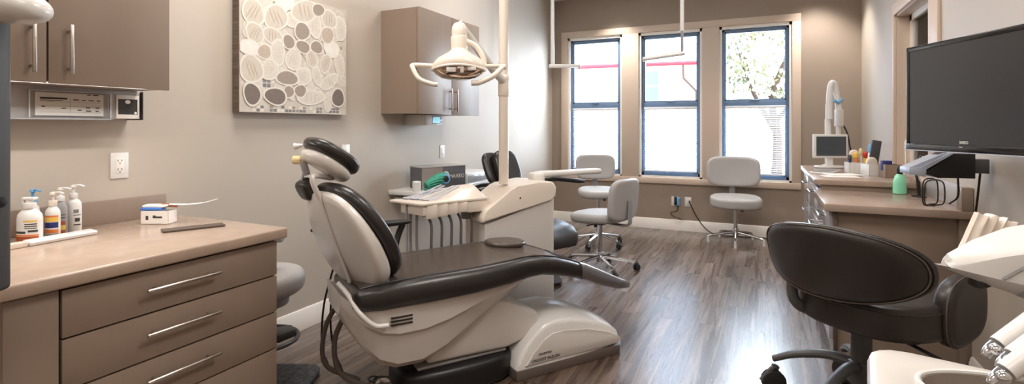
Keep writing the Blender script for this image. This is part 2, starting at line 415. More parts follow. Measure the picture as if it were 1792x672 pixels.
t = thing('wall_cabinet', 'large taupe wall cabinet at the far left above the counter', 'cabinet', (XL, 0, 1.462))
b = MB(); b.box(0, .325, .10, 1.404, 0, .95); b.build('body', M['cab'], t)
for i, (y0, y1, hy) in enumerate(((.545, .971, .925), (.977, 1.404, 1.035), (.105, .539, .16))):
    d = MB().box(.327, .347, y0, y1, -.004, .95, .002).build('door', M['cab'], t)
    bar_handle('handle', d, (.347, hy, .03), (.347, hy, .215), (.03, 0, 0), .0065)
MB().box(.322, .328, .1, 1.4, .002, .948).build('gap_shade', M['dark'], t)  # dark sheet standing in for the shade in the door gaps

t = thing('document_rail', 'pale grey backing panel under the left wall cabinet', 'panel', (XL, 0, 1.335))
MB().box(0, .11, .55, 1.415, 0, .127, .002).build('panel', M['vinyl'], t)
MB().box(.001, .125, 1.415, 1.42, -.004, .123).build('end_strip', M['dark'], t)
MB().box(0, .135, .55, 1.29, -.006, 0, .001).build('ledge', M['gplast'], t)
t = thing('document_holder', 'clear acrylic holder with a printed form under the left wall cabinet', 'document holder', (XL+.112, 0, 1.337))
MB().box(.002, .004, 1.03, 1.265, .008, .1).build('form', M['paper'], t)
f = MB()
f.box(.0045, .0048, 1.045, 1.135, .074, .081); f.box(.0045, .0048, 1.045, 1.12, .068, .0705)
for y, z, l in ((1.155, .072, .02), (1.185, .071, .014), (1.21, .071, .018), (1.24, .071, .012), (1.05, .042, .012), (1.115, .036, .016), (1.17, .03, .014), (1.2, .027, .018), (1.235, .027, .012), (1.2, .04, .015), (1.235, .04, .015), (1.225, .094, .02), (1.205, .094, .012)): f.box(.0045, .0048, y, y+l, z, z+.004)
for z in (.064, .046, .022): f.box(.0045, .0047, 1.045, 1.255, z, z+.0006)
for y in (1.145,): f.box(.0045, .0047, y, y+.0006, .02, .08)
f.build('printed_lines', M['ink'], t)
f = MB(); f.box(.007, .009, 1.012, 1.288, .0, .106); f.box(0, .009, 1.012, 1.288, 0, .002)
f.build('sleeve', M['acryl'], t)
f = MB(); f.box(.0, .010, 1.01, 1.0125, 0, .108); f.box(.0, .010, 1.2885, 1.2915, 0, .108); f.box(.0, .0105, 1.01, 1.29, .106, .1075); f.build('edge', M['white'], t)
t = thing('film_card', 'small dark square film in a white mount beside the acrylic holder', 'card', (XL+.112, 0, 1.337))
MB().box(0, .004, 1.315, 1.408, .0, .104, .001).build('mount', M['paper'], t)
MB().box(.004, .005, 1.322, 1.40, .018, .086).build('film', M['ink'], t)
f = MB(); f.mi = 0
f.lathe([(0, 0), (.011, 0), (.011, .0008), (0, .0008)], (.005, 1.36, .074), (1, 0, 0), 14, 1, .8); f.lathe([(0, 0), (.006, 0), (.006, .0008), (0, .0008)], (.005, 1.392, .025), (1, 0, 0), 12); f.build('bright_spot', M['paper'], t)

CT = .865  # left counter height
t = thing('base_cabinet', 'taupe base cabinet with four wide drawers under the left counter', 'cabinet', (XL+.003, 0, 0))
FX = .782  # front plane offset
MB().box(0, FX-.02, .69, 1.595, .0, CT-.05).build('body', M['cab'], t)
MB().box(FX-.022, FX-.018, .695, 1.59, .1, CT-.052).build('gap_shade', M['dark'], t)  # near-black sheet behind the drawer fronts, imitates shade between them
MB().box(FX-.02, FX, .69, .818, .09, CT-.052, .0015).build('door', M['cab'], t)
for z0, z1 in ((.665, .809), (.507, .659), (.352, .501), (.10, .346)):
    d = MB().box(FX-.02, FX, .826, 1.592, z0, z1, .0015).build('drawer', M['cab'], t)
    zc = z1-.062
    bar_handle('handle', d, (FX, 1.05, zc), (FX, 1.315, zc), (.03, 0, 0), .0065)
t = thing('countertop', 'beige laminate countertop over the left drawers with a low backsplash', 'countertop', (XL, 0, CT))
b = MB(); b.box(0, .815, .55, 1.625, -.045, 0, .008, 3); b.build('slab', M['top'], t)
MB().box(0, .022, .55, 1.585, 0, .105, .002).build('backsplash', M['cab'], t)

def outlet(label, loc, rz, group=None, w=.075, h=.118):
    t = thing('wall_outlet', label, 'outlet', loc, rz, group)
    MB().box(-w/2, w/2, -.006, 0, -h/2, h/2, .002).build('cover_plate', M['white'], t)
    f = MB(); f.box(-w*.23, w*.23, -.008, -.005, -h*.3, h*.3, .0015); f.build('receptacle', M['trim'], t)
    for z in (-.02, .02):
        f = MB(); f.box(-.009, -.0065, -.0085, -.0078, z-.002, z+.008); f.box(.0065, .009, -.0085, -.0078, z-.002, z+.008); f.cyl((0, -.0085, z-.009), (0, -.0078, z-.009), .0028, n=8); f.build('slot', M['dark'], t)
    return t
outlet('white wall outlet above the left counter', (XL, 1.385, 1.122), 90)
outlet('white wall outlet behind the dental chair headrest', (XL, 2.83, 1.115), 90)
outlet('white wall outlet above the slate box', (XL, 4.06, 1.072), 90)

# bottles
BZ = CT+.0008
def bottle(label, x, y, prof, m, pump, bands=(), group='pump bottles on the counter', az=0, big=False, flat=.7):
    t = thing('pump_bottle', label, 'bottle', (x, y, BZ), az, group)
    MB().lathe(prof, n=28, sy=flat).build('body', m, t)
    rb = max(r for r, z in prof); top = prof[-1][1]
    for z0, z1, bm_, a0, a1 in bands:
        f = MB(); n = 16
        ring = lambda z: [(1.012*rb*math.cos(R(a0+(a1-a0)*i/n)), flat*1.012*rb*math.sin(R(a0+(a1-a0)*i/n)), z) for i in range(n+1)]
        f.loft([ring(z0), ring(z1)], False, False, False); f.build('label_print', bm_, t)
    f = MB()
    if big:
        f.cyl((0, 0, top), (0, 0, top+.022), .02, bev=.002); f.cyl((0, 0, top+.022), (0, 0, top+.032), .012); f.box(-.022, .022, -.012, .012, top+.032, top+.042, .003); f.box(-.022, -.014, -.01, .01, top+.015, top+.035, .002)
    else:
        f.cyl((0, 0, top), (0, 0, top+.022), .014, bev=.002); f.cyl((0, 0, top+.022), (0, 0, top+.044), .005); f.lathe([(.004, 0), (.011, .003), (.009, .012), (.002, .014)], (0, 0, top+.042)); f.tube([(0, 0, top+.051), (.022, 0, top+.053), (.04, 0, top+.048)], .0042, 8)
    f.build('pump', pump, t)
    return t
sh = lambda r, h, s=.03, nk=.012: [(r*.9, 0), (r, .004), (r, h-s), (r*.93, h-s*.55), (r*.65, h-s*.2), (nk+.003, h-.004), (nk, h)]
FACE = -30
A0, A1 = -150, -20
bottle('big white pump bottle with orange and black print, leftmost of the row', -2.49, .985, sh(.042, .128, .04, .018), M['white'], M['white'],
       ((.008, .026, M['rust'], A0, A1), (.027, .033, M['orange'], A0, A1), (.038, .046, M['ink'], -140, -80), (.042, .05, M['ink'], -70, -25), (.055, .058, M['ink'], -85, -30), (.062, .066, M['ink'], -85, -30), (.07, .074, M['ink'], -85, -30), (.08, .086, M['yellow'], -90, -30)), big=True, az=30)
bottle('bottle with a light blue pump behind the big white bottle', -2.58, 1.03, sh(.026, .135), M['white'], M['lblue'], (), az=10)
bottle('cream pump bottle with orange and navy bands', -2.505, 1.062, sh(.026, .125), M['white'], M['cream'],
       ((.012, .02, M['gplast'], A0, A1), (.022, .036, M['orange'], A0, A1), (.042, .064, M['navy'], A0, A1), (.066, .082, M['yellow'], A0, A1), (.083, .09, M['orange'], A0, A1)), az=30)
bottle('grey pump bottle with rust and yellow bands', -2.555, 1.108, sh(.025, .135), M['gplast'], M['white'],
       ((.008, .02, M['rust'], A0, A1), (.022, .04, M['yellow'], A0, A1), (.042, .056, M['rust'], A0, A1), (.068, .072, M['ink'], A0, A1), (.08, .083, M['ink'], A0, A1)), az=30)
bottle('slim white pump bottle with blue grey print, rightmost of the row', -2.57, 1.16, sh(.028, .14), M['white'], M['white'],
       ((.03, .035, M['ink'], -70, -10), (.045, .06, M['ink'], -60, -20), (.07, .074, M['psl'], -70, -10), (.08, .095, M['psl'], -70, -30)), az=35)
t = thing('wipe_tray', 'white plastic rail lying in front of the pump bottles', 'tray', (-2.425, 1.01, CT+.0008), 8)
b = MB(); b.prism([(-.03, 0), (.012, 0), (.016, .012), (.01, .016), (-.03, .02)], -.06, .17, 'y', .002); b.build('body', M['white'], t)
b = MB(); b.prism([(-.028, 0), (.008, 0), (.01, .018), (-.028, .018)], -.2, -.063, 'y', .002); b.build('end_piece', M['cream'], t)
# supply carton
t = thing('supply_carton', 'small white open carton near the end of the left counter', 'box', (-2.47, 1.44, CT+.0008), 25)
b = MB(); w, d, h = .062, .03, .058
b.box(-w, w, -d, -d+.002, 0, h); b.box(-w, w, d-.002, d, 0, h); b.box(-w, -w+.002, -d, d, 0, h); b.box(w-.002, w, -d, d, 0, h); b.box(-w, w, -d, d, 0, .002); b.build('carton', M['paper'], t)
b = MB(); b.box(-.04, -.028, -d-.0006, -d, .018, .036); b.box(-.008, .034, -d-.0006, -d, .026, .034); b.box(-.008, .006, -d-.0006, -d, .034, .038); b.build('printed_mark', M['ink'], t)
o = MB().cushion(sup(.05, .022, 4), .014, .005, dome=.004).build('blue_packet', M['blue']); o.location = (-2.49, 1.425, CT+.0585); o.rotation_euler = (0, 0, R(25)); tag(o, 'blue packet lying in the white carton', 'packet')
o = MB().cushion(sup(.055, .02, 4), .01, .004).build('white_packet', M['white']); o.location = (-2.485, 1.433, CT+.073); o.rotation_euler = (R(8), 0, R(25)); tag(o, 'white packet on top of the blue packet in the carton', 'packet')
t = thing('spatula', 'white spatula with a brown handle resting on the carton', 'spatula', (-2.44, 1.47, CT+.074), 38)
MB().tube([(-.06, 0, -.012), (-.03, 0, .004), (.01, 0, .004), (.03, 0, .002)], .008, 10).build('handle', M['rust'], t)
MB().tube([(.0, 0, .008), (.07, 0, .006), (.14, .0, .012), (.2, 0, .028)], lambda q: .012-.009*q, 10, flat=.4).build('blade', M['white'], t)
o = MB().box(-.035, .035, -.115, .115, 0, .008, .003).build('dark_folder', M['cabd']); o.location = (-2.2, 1.425, CT+.0008); o.rotation_euler = (0, 0, R(-24)); tag(o, 'slim dark brown folder lying on the left counter', 'folder')

# grey equipment column at the very left, hung from the ceiling
t = thing('ceiling_hung_column', 'dark grey upright equipment column at the left edge with a white handle', 'equipment column', (-1.668, .574, 0), YAW)
b = MB(); b.cushion(sup(.05, .05, 4), H-.905, .01, lambda x, y, z: (x-.02, y, z+.905)); b.build('column', M['column'], t)
MB().cyl((.028, -.03, .91), (.028, -.03, H-.01), .01, n=12).build('edge_tube', M['gplast'], t)
MB().lathe([(.0, 0), (.013, .002), (.013, .005), (.0, .007)], (.027, 0.01, 1.12), (1, -.2, 0)).build('knob', M['black'], t)
b = MB()
ring = lambda x, w, z0, z1: [(x, w*math.cos(a), (z0+z1)/2+(z1-z0)/2*math.sin(a)) for a in [2*PI*k/16 for k in range(16)]]
b.loft([ring(-.06, .07, 1.545, 1.72), ring(.03, .07, 1.545, 1.68), ring(.08, .06, 1.542, 1.645), ring(.125, .045, 1.548, 1.61), ring(.138, .032, 1.555, 1.6), ring(.145, .018, 1.564, 1.588), ring(.147, .004, 1.574, 1.579)])
b.build('handle', M['white'], t, sharp=70)

# ------------------------------------------------------------------ painting
PX = XL+.06
t = thing('canvas_picture', 'square canvas with overlapping beige and brown pebble shapes on the left wall', 'painting', (PX, 0, 0))
MB().box(-.055, -.004, 1.954, 2.775, 1.383, 2.105).build('stretcher', M['stripe'], t)
STN = [(2.032, 1.486, 0.052, 0.057, 0, 'd'), (2.19, 1.481, 0.07, 0.048, 0, 'd'), (2.275, 1.597, 0.072, 0.042, 0, 'm'), (2.286, 1.514, 0.034, 0.036, -0.2, 'm'), (2.374, 1.525, 0.044, 0.035, 0, 'm'), (2.694, 1.497, 0.057, 0.054, 0, 'd'), (2.286, 1.819, 0.042, 0.039, 0, 'm'), (2.395, 1.803, 0.051, 0.037, 0, 'm'), (2.506, 1.815, 0.045, 0.04, 0, 'm'), (2.389, 1.9, 0.053, 0.055, 0, 'm'), (2.599, 1.908, 0.053, 0.051, 0, 'm2'), (2.113, 1.736, 0.045, 0.037, 0, 'm2'), (2.521, 2.06, 0.051, 0.035, 0.4, 'm'), (2.638, 1.822, 0.064, 0.049, 0, 'w'), (2.015, 1.748, 0.056, 0.041, 0, 'w'), (2.393, 1.616, 0.053, 0.051, 0, 'l'), (2.615, 1.6, 0.079, 0.037, 0.5, 'l'), (2.509, 1.626, 0.033, 0.054, 0.4, 'l'), (2.615, 2.016, 0.066, 0.053, 0, 'l2'), (2.716, 1.973, 0.05, 0.071, 0, 'l'), (2.584, 1.719, 0.037, 0.064, -0.5, 'l2'), (2.466, 1.734, 0.037, 0.054, 0.3, 'l2'), (2.459, 1.488, 0.102, 0.041, 0, 'l'), (2.206, 1.745, 0.045, 0.068, 0.1, 'l'), (2.321, 1.717, 0.054, 0.059, -0.3, 'l'), (2.169, 1.838, 0.062, 0.041, 0, 'l2'), (2.052, 1.835, 0.055, 0.052, -0.5, 'l2'), (2.029, 1.629, 0.064, 0.077, 0.4, 'l2'), (2.151, 1.636, 0.049, 0.061, -0.5, 'l'), (2.409, 2.03, 0.1, 0.06, 0.3, 'l2'), (2.194, 1.951, 0.083, 0.062, 0.5, 'l2'), (2.041, 1.952, 0.07, 0.061, -0.5, 'l2'), (2.487, 1.961, 0.05, 0.078, 0.1, 'l'), (2.256, 2.047, 0.063, 0.04, 0.5, 'w'), (2.315, 1.958, 0.048, 0.043, 0, 'l'), (2.71, 1.721, 0.04, 0.072, 0.3, 'l')]
b = MB(); b.mi = 0; b.box(-.004, 0, 1.954, 2.775, 1.383, 2.105)
PI_ = {'l': 1, 'l2': 2, 'w': 3, 'm': 4, 'm2': 5, 'd': 6}
def blob(y, z, ry, rz, a, x, mi, n=26, s=0):
    b.mi = mi; v = []
    for k in range(n):
        q = 2*PI*k/n; w = 1+.06*math.sin(2*q+s)+.04*math.sin(3*q+2*s)
        p, r_ = ry*w*math.cos(q), rz*w*math.sin(q)
        v.append(b.V((x, min(2.774, max(1.955, y+p*math.cos(a)-r_*math.sin(a))), min(2.104, max(1.384, z+p*math.sin(a)+r_*math.cos(a))))))
    b.F(v)
for y0, z1, y1, z0 in ((2.104, 1.586, 2.19, 1.531), (2.451, 1.565, 2.539, 1.532), (2.584, 1.431, 2.71, 1.393), (2.035, 1.427, 2.115, 1.389), (2.694, 1.853, 2.734, 1.777), (2.115, 2.1, 2.2, 2.02), (2.25, 1.677, 2.315, 1.652), (2.15, 1.43, 2.56, 1.39)):
    nx = max(3, int((y1-y0)/.026)); nz = max(2, int((z1-z0)/.022))
    for i in range(nx):
        for j in range(nz):
            b.mi = rnd.choice((8, 8, 4, 0, 7)); ya = y0+(y1-y0)*i/nx; za = z0+(z1-z0)*j/nz
            ww = (y1-y0)/nx*.82; hh = (z1-z0)/nz*.8
            b.F([b.V(p) for p in ((.0004, ya, za), (.0004, ya+ww, za), (.0004, ya+ww, za+hh), (.0004, ya, za+hh))])
x = .0007
for i in range(60):
    y, z = rnd.uniform(2.0, 2.73), rnd.uniform(1.46, 2.06); r_ = rnd.uniform(.03, .06)
    a = rnd.uniform(0, 3); x += .00003
    blob(y, z, r_*1.1, r_*.75, a, x, 7, s=i); blob(y, z, r_, r_*.66, a, x+.00002, rnd.choice((1, 2, 1)), s=i)
for i, (y, z, ry, rz, a, c) in enumerate(reversed(STN)):
    x += .00004; blob(y, z, ry*1.12+.004, rz*1.12+.004, a, x, 7, s=i); blob(y, z, ry, rz, a, x+.00002, PI_[c], s=i)
    if c in ('l', 'l2'):
        for k in (-.45, 0, .4): blob(y+k*ry*.8, z, ry*.07, rz*.72, a+.1*k, x+.00003, 5 if c == 'l2' else 0, 12, s=i)
b.build('canvas', [M['pbase'], M['pl'], M['pl2'], M['pw'], M['pm'], M['pm2'], M['pd'], M['pline'], M['psl']], t)

# ------------------------------------------------------------------ second wall cabinet + controller
t = thing('wall_cabinet', 'taupe two door wall cabinet behind the dental lamp', 'cabinet', (XL, 0, 1.402))
MB().box(0, .338, 3.212, 4.12, 0, .795).build('body', M['cab'], t)
MB().box(.334, .34, 3.22, 4.115, .002, .79).build('gap_shade', M['dark'], t)  # dark backing that puts shade into the slit between the two doors
for y0, y1, hy in ((3.213, 3.663, 3.625), (3.669, 4.12, 3.71)):
    d = MB().box(.339, .359, y0, y1, -.004, .797, .002).build('door', M['cab'], t)
    bar_handle('handle', d, (.359, hy, .02), (.359, hy, .21), (.03, 0, 0))
t = thing('wall_mounted_controller', 'small white controller with a cyan display under the second wall cabinet', 'controller', (XL, 3.62, 1.312))
MB().box(0, .22, -.12, .12, 0, .088, .006).build('case', M['white'], t)
MB().box(.221, .223, -.03, .075, .02, .07).build('display', M['cyan'], t)
MB().box(.219, .222, -.036, .081, .014, .076, .001).build('bezel', M['gplast'], t)
b = MB(); [b.cyl((.219, .1, z), (.223, .1, z), .007, n=10) for z in (.03, .055)]; b.build('button', M['gplast'], t)

# ------------------------------------------------------------------ dental chair
ch = thing('dental_chair', 'dental treatment chair with dark leather upholstery and glossy white base', 'dental chair', (-1.32, 2.54, 0), 55.7)
# base
b = MB(); pl = [(-.005, -.225), (.68, -.225), (.735, -.17), (.735, .17), (.68, .225), (-.005, .225)]
b.prism(pl, 0, .052, 'z', .004); b.build('base_plate', M['hose'], ch)
def bsec(x, w, zr, z):
    zb = .05; h = zr-zb
    return [(x, -w, zb), (x, -w*.985, zb+h*.5), (x, -w*.945, zr-.02), (x, -w*.92, zr-.006), (x, -w*.86, zr+.004), (x, -w*.6, z*.7+zr*.3), (x, -w*.3, z), (x, 0, z+.003), (x, w*.3, z), (x, w*.6, z*.7+zr*.3), (x, w*.86, zr+.004), (x, w*.92, zr-.006), (x, w*.945, zr-.02), (x, w*.985, zb+h*.5), (x, w, zb)]
b = MB(); b.loft([bsec(*q) for q in ((0, .215, .075, .08), (.03, .218, .115, .125), (.08, .22, .175, .19), (.13, .221, .222, .243), (.18, .222, .25, .276), (.25, .222, .262, .296), (.34, .222, .255, .296), (.45, .219, .23, .27), (.57, .213, .188, .222), (.65, .203, .152, .175), (.70, .19, .112, .125), (.722, .175, .07, .075))])
bc_ = b.build('base_cover', M['white'], ch, sharp=50)
shear = Matrix(((1, 0, 0, 0), (0, 1, .062, -.0031), (0, 0, 1, 0), (0, 0, 0, 1)))
b = MB(shear); b.prism([(.045, .066), (.66, .064), (.69, .085), (.665, .112), (.60, .138), (.45, .182), (.30, .203), (.22, .205), (.16, .178), (.10, .12)], -.2265, -.2, 'y', .005, 3); b.build('side_panel', M['shell'], bc_)
lettering('SHARPOEX', .016, M['ink'], bc_, (.13, -.2245, .108), (R(90), 0, 0))
lettering('UNCOST FAZLEN', .022, M['ink'], bc_, (.085, -.2262, .078), (R(90), 0, 0))
b = MB(); b.cushion([(x-.27, y) for x, y in [(.27+.31*c, s*.2) for c, s in [(math.copysign(abs(math.cos(2*PI*i/40))**.6, math.cos(2*PI*i/40)), math.copysign(abs(math.sin(2*PI*i/40))**.6, math.sin(2*PI*i/40))) for i in range(40)]]], .135, .03, lambda x, y, z: (x-.27, y, z)); b.build('rear_base', M['black'], ch)
b = MB(); b.box(-.5, -.02, -.14, .14, .136, .15, .004); b.build('rear_lip', M['gplast'], ch)
b = MB(); b.prism([(-.46, .16), (-.02, .15), (.2, .2), (.17, .31), (.0, .39), (-.12, .42), (-.42, .26)], -.15, .15, 'y', .02, 3); b.build('lift_arm', M['shell'], ch)
# pan
def psec(x, w, zt, zb):
    m = zt-.45*(zt-zb)
    return [(x, -w, zt), (x, -w*.985, m+.012), (x, -w*.93, m-.004), (x, -w*.84, zb+.028), (x, -w*.72, zb), (x, w*.72, zb), (x, w*.84, zb+.028), (x, w*.93, m-.004), (x, w*.985, m+.012), (x, w, zt)]
b = MB(); b.loft([psec(*q) for q in ((-.86, .15, .56, .46), (-.83, .19, .535, .4), (-.77, .225, .51, .31), (-.7, .245, .5, .235), (-.62, .252, .5, .2), (-.5, .252, .505, .197), (-.38, .25, .51, .24), (-.24, .242, .52, .32), (-.1, .228, .525, .395), (.02, .215, .53, .45), (.1, .19, .53, .5))])
pan = b.build('seat_pan', M['shell'], ch, sharp=24)
b = MB(); [b.box(-.665, -.565, -.2545, -.243, z, z+.007, .002) for z in (.418, .434, .45)]; b.build('vent_slot', M['black'], pan)
MB().tube([(-.86, -.1, .6), (-.83, -.16, .56), (-.8, -.235, .5), (-.74, -.258, .44), (-.68, -.262, .43)], .011, 12).build('lever', M['white'], ch)
# seat
def ssec(x, w, zt, zb, cr=.012):
    h = zt-zb
    return [(x, -w*.9, zb), (x, -w*.98, zb+h*.12), (x, -w, zb+h*.45), (x, -w*.985, zb+h*.75), (x, -w*.93, zt-h*.07), (x, -w*.84, zt), (x, -w*.5, zt-cr*.6), (x, 0, zt-cr), (x, w*.5, zt-cr*.6), (x, w*.84, zt), (x, w*.93, zt-h*.07), (x, w*.985, zb+h*.75), (x, w, zb+h*.45), (x, w*.98, zb+h*.12), (x, w*.9, zb)]
SS = [(-.82, .2, .56, .50), (-.79, .25, .59, .495), (-.7, .272, .605, .492), (-.5, .282, .615, .495), (-.25, .283, .618, .502), (-.05, .272, .625, .515), (.05, .258, .628, .525), (.15, .242, .62, .525), (.25, .228, .6, .505), (.36, .212, .565, .475), (.44, .2, .535, .45)]
b = MB(); b.loft([ssec(*q) for q in SS])
for f in b.bm.faces:
    z = sum(abs(v.co.y) for v in f.verts)/len(f.verts)
st = b.build('seat', [M['leather']], ch, sharp=60)
b = MB()
b.loft([[(x, y*w, zt-.012*(1-abs(y))+.004) for y in (-.8, -.6, -.3, 0, .3, .6, .8)] for x, w, zt, zb in SS[1:]], False, False, False)
b.build('seat_top_panel', M['seatl'], st)
b = MB(); b.cushion(sup(.12, .1, 2.4), .03, .014, lambda x, y, z: (x+.13, y+.14, z+.612-(x*.05))); b.build('knee_pad', M['seatl'], ch)
for sgn in (-1, 1): MB().tube([(x, sgn*w*.82, zt+.001) for x, w, zt, zb in SS[1:]], .004, 6, 3).build('piping', M['leather'], st)
b = MB(); b.loft([ssec(x, w, zt, zb, .004) for x, w, zt, zb in ((.43, .206, .546, .45), (.47, .2, .535, .435), (.6, .176, .475, .385), (.75, .143, .405, .335), (.86, .108, .36, .308), (.89, .085, .345, .312))])
b.build('foot_cover', M['clear'], ch, sharp=60)
b = MB(); b.box(.872, .9, -.06, .06, .312, .34, .006); b.build('foot_clip', M['dgrey'], ch)
# backrest
YW = Matrix.Rotation(R(20), 3, 'Z'); TL_ = R(30); T_ = Vector((-math.sin(TL_), 0, math.cos(TL_))); N_ = Vector((math.cos(TL_), 0, math.sin(TL_))); B_ = Vector((-.665, .0, .575)); T_ = YW @ T_; N_ = YW @ N_; Y_ = YW @ Vector((0, 1, 0))
def bp_(y, t, n): return B_+Y_*y+T_*t+N_*n
BO = []
for i in range(56):
    a = 2*PI*i/56; c, s_ = math.cos(a), math.sin(a)
    x = math.copysign(abs(c)**.72, c); y = math.copysign(abs(s_)**.72, s_)
    BO.append((x*(.245-.045*max(0, y)), y*.262))
b = MB(); b.cushion(BO, .062, .028, lambda x, y, z: bp_(x, y+.27, z-.012+.02*(abs(x)/.25)**2), dome=-.006); b.build('back_cushion', M['leather'], ch, sharp=60)
b = MB(); b.cushion([(x*.965, y*.965) for x, y in BO], .1, .035, lambda x, y, z: bp_(x, y+.262, .0-z*(1.05-.62*min(1, max(0, (y+.27)/.54)))), dome=.02); sh_ = b.build('back_shell', M['shell'], ch, sharp=60)
MB().tube([bp_(0, .08, -.118), bp_(0, .25, -.092), bp_(0, .45, -.056), bp_(0, .53, -.04)], .016, 12, flat=.6).build('spine', M['shell'], sh_)
MB().cushion(sup(.045, .05, 3), .07, .02, lambda x, y, z: bp_(x+.12, y+.525, z-.06)).build('shoulder_pad', M['leather'], ch)
# headrest
HR = R(56); T2 = Vector((-math.sin(HR), 0, math.cos(HR))); N2 = Vector((math.cos(HR), 0, math.sin(HR))); YH = Matrix.Rotation(R(8), 3, 'Z'); B2 = Vector((-.885, -.02, 1.148)); T2 = YH @ T2; N2 = YH @ N2; Y2 = YH @ Vector((0, 1, 0))
hp = lambda y, t, n: B2+Y2*y+T2*t+N2*n
ho = sup(.12, .135, 2.5)
MB().cushion(ho, .062, .028, lambda x, y, z: hp(x, y, z-.01+.9*x*x), dome=-.002).build('headrest_cushion', M['leather'], ch, sharp=60)
MB().cushion(sup(.108, .12, 2.5), .06, .028, lambda x, y, z: hp(x, y, -z+.9*x*x)).build('headrest_shell', M['shell'], ch, sharp=60)
MB().tube([hp(0, .0, -.05), hp(0, -.06, -.06), bp_(0, .6, -.03), bp_(0, .45, -.05)], .012, 12).build('headrest_post', M['shell'], ch)
b = MB(); b.box(-1.0, -.972, -.012, .035, 1.08, 1.16, .005, rot=Euler((0, R(-16), 0))); hb = b.build('headrest_bracket', M['gplast'], ch)
MB().cyl((-.985, .0, 1.15), (-1.03, .03, 1.15), .019, n=18, bev=.003).build('knob', M['beige'], hb)
MB().tube([(-.99, .01, 1.09), (-.995, .01, 1.05), (-.965, .01, 1.03)], .012, 10, flat=.5).build('lever', M['gplast'], hb)
MB().cyl((-.985, .06, 1.215), (-1.02, .075, 1.21), .006, .015, n=14).build('headrest_cap', M['white'], ch)
# far armrest
b = MB(); b.cushion(sup(.27, .03, 4), .03, .012, lambda x, y, z: (x-.64, y+.335, z+.75)); ar = b.build('armrest', M['black'], ch)
MB().tube([(-.42, .335, .755), (-.45, .335, .68), (-.5, .3, .52)], .018, 10).build('armrest_post', M['black'], ar)
# hoses under the back
for k, (pts, r, m) in enumerate(((((-.8, .14, .45), (-.86, .2, .3), (-.86, .2, .12), (-.7, .16, .02)), .012, 'hose'), (((-.78, .1, .4), (-.83, .13, .25), (-.8, .12, .09), (-.66, .06, .02), (-.5, .04, .02)), .013, 'hose'),
      (((-.82, .2, .6), (-.86, .24, .4), (-.87, .24, .2), (-.84, .24, .1)), .005, 'cable'), (((-.8, .2, .58), (-.83, .22, .4), (-.82, .22, .2), (-.76, .2, .02)), .005, 'cable'))):
    MB().tube(pts, r, 10).build('hose', M[m], ch)
MB().tube([(-.66, .05, .012), (-.6, .1, .02), (-.55, .0, .02), (-.48, -.05, .03)], .011, 8).build('hose', M['cream'], ch)
t = thing('floor_cable', 'tangle of thin black cable loops on the floor behind the chair base', 'cable', (-1.71, 2.12, .006))
for k, (cx, cy, rx, ry) in enumerate(((0, 0, .1, .045), (.03, .02, .06, .06), (-.05, -.02, .07, .03))):
    MB().tube([(cx+rx*math.cos(2*PI*i/10), cy+ry*math.sin(2*PI*i/10), .004*k+.003*math.sin(i*2.1)) for i in range(10)], .004, 6, 4, closed=True).build('loop', M['cable'], t)

# ------------------------------------------------------------------ dental delivery unit (same heading as the chair)
un = thing('dental_delivery_unit', 'white pedestal delivery unit with instrument tray beside the dental chair', 'dental unit', (-1.32, 2.54, 0), 55.7)
b = MB(); b.prism([(.115, 0), (.635, 0), (.635, .83), (.6, .812), (.115, .700)], .37, .66, 'y', .012, 3); b.build('pedestal', M['shell'], un)
b = MB(); b.prism([(.088, .702), (.604, .819), (.641, .832), (.645, .895), (.618, .936), (.5, .945), (.34, .92), (.30, .91), (.115, .785), (.088, .735)], .355, .67, 'y', .014, 3); b.build('lid', M['cream'], un)
MB().cyl((.36, .352, .845), (.36, .357, .845), .006, n=12).build('lock', M['chrome'], un)
b = MB(); b.box(.53, .62, .45, .55, .92, .99, .02, 3); b.box(.57, 1.12, .462, .538, .958, .996, .014, 3); b.build('side_arm', M['white'], un)
# tray, own axis: along the front edge
tx = Matrix.Translation(Vector((-.292, .335, 0))) @ Matrix.Rotation(R(8), 4, 'Z')
tt = MB(tx)
pts = [(-.02, .01), (0, 0), (.46, 0), (.46, .33), (.12, .34), (-.09, .27)]
tt.prism(pts, .845, .86, 'z', .004)
tt.prism([(.0, .012), (.45, .012), (.45, .3), (.05, .3), (-.04, .22)], .785, .846, 'z', .004)
for i in range(4): tt.prism([(.02+.07*i, .008), (.085+.07*i, -.004), (.085+.07*i, .07), (.02+.07*i, .07)], .765+.006*i, .846, 'z', .004)
tt.box(.3, .45, .005, .09, .775, .846, .006)
ty = tt.build('tray', M['cream'], un)
tt = MB(tx); tt.loft([[(x, y, z0+h*math.sin(PI*k/8)**.7) for k, y in enumerate([.03+.30*q/8 for q in range(9)])] for x, z0, h in ((.1, .858, .004), (.2, .858, .03), (.32, .858, .068), (.43, .858, .07), (.455, .858, .03))], closed=False); tt.build('tray_hood', M['cream'], ty)
tt = MB(tx)
for i, (x, y) in enumerate(((.055, .03), (.125, .03), (.195, .035), (.265, .04), (.35, .05))):
    tt.tube([(x-.035, y+.02, .785), (x-.012, y+.012, .775), (x+.008, y, .72), (x+.004, y-.005, .6), (x+.015, y+.01, .42), (x+.05, y+.05, .3)], .0085, 10)
    tt.build('hose', M['hose'], un); tt = MB(tx)
for (x, y) in ((-.03, .16), (0, .17), (.03, .15)):
    tt.tube([(x, y, .84), (x, y, .6), (x+.02, y, .35), (x+.05, y+.02, .2)], .008, 10); tt.build('hose', M['gplast'], un); tt = MB(tx)
tt.cyl((.36, .12, .72), (.36, .12, .8), .032, bev=.004); tt.box(.36, .5, .09, .15, .73, .77, .006); tt.build('tray_mount', M['gplast'], un)
UM = Matrix.Translation(Vector((-1.32, 2.54, 0))) @ Matrix.Rotation(R(55.7), 4, 'Z')
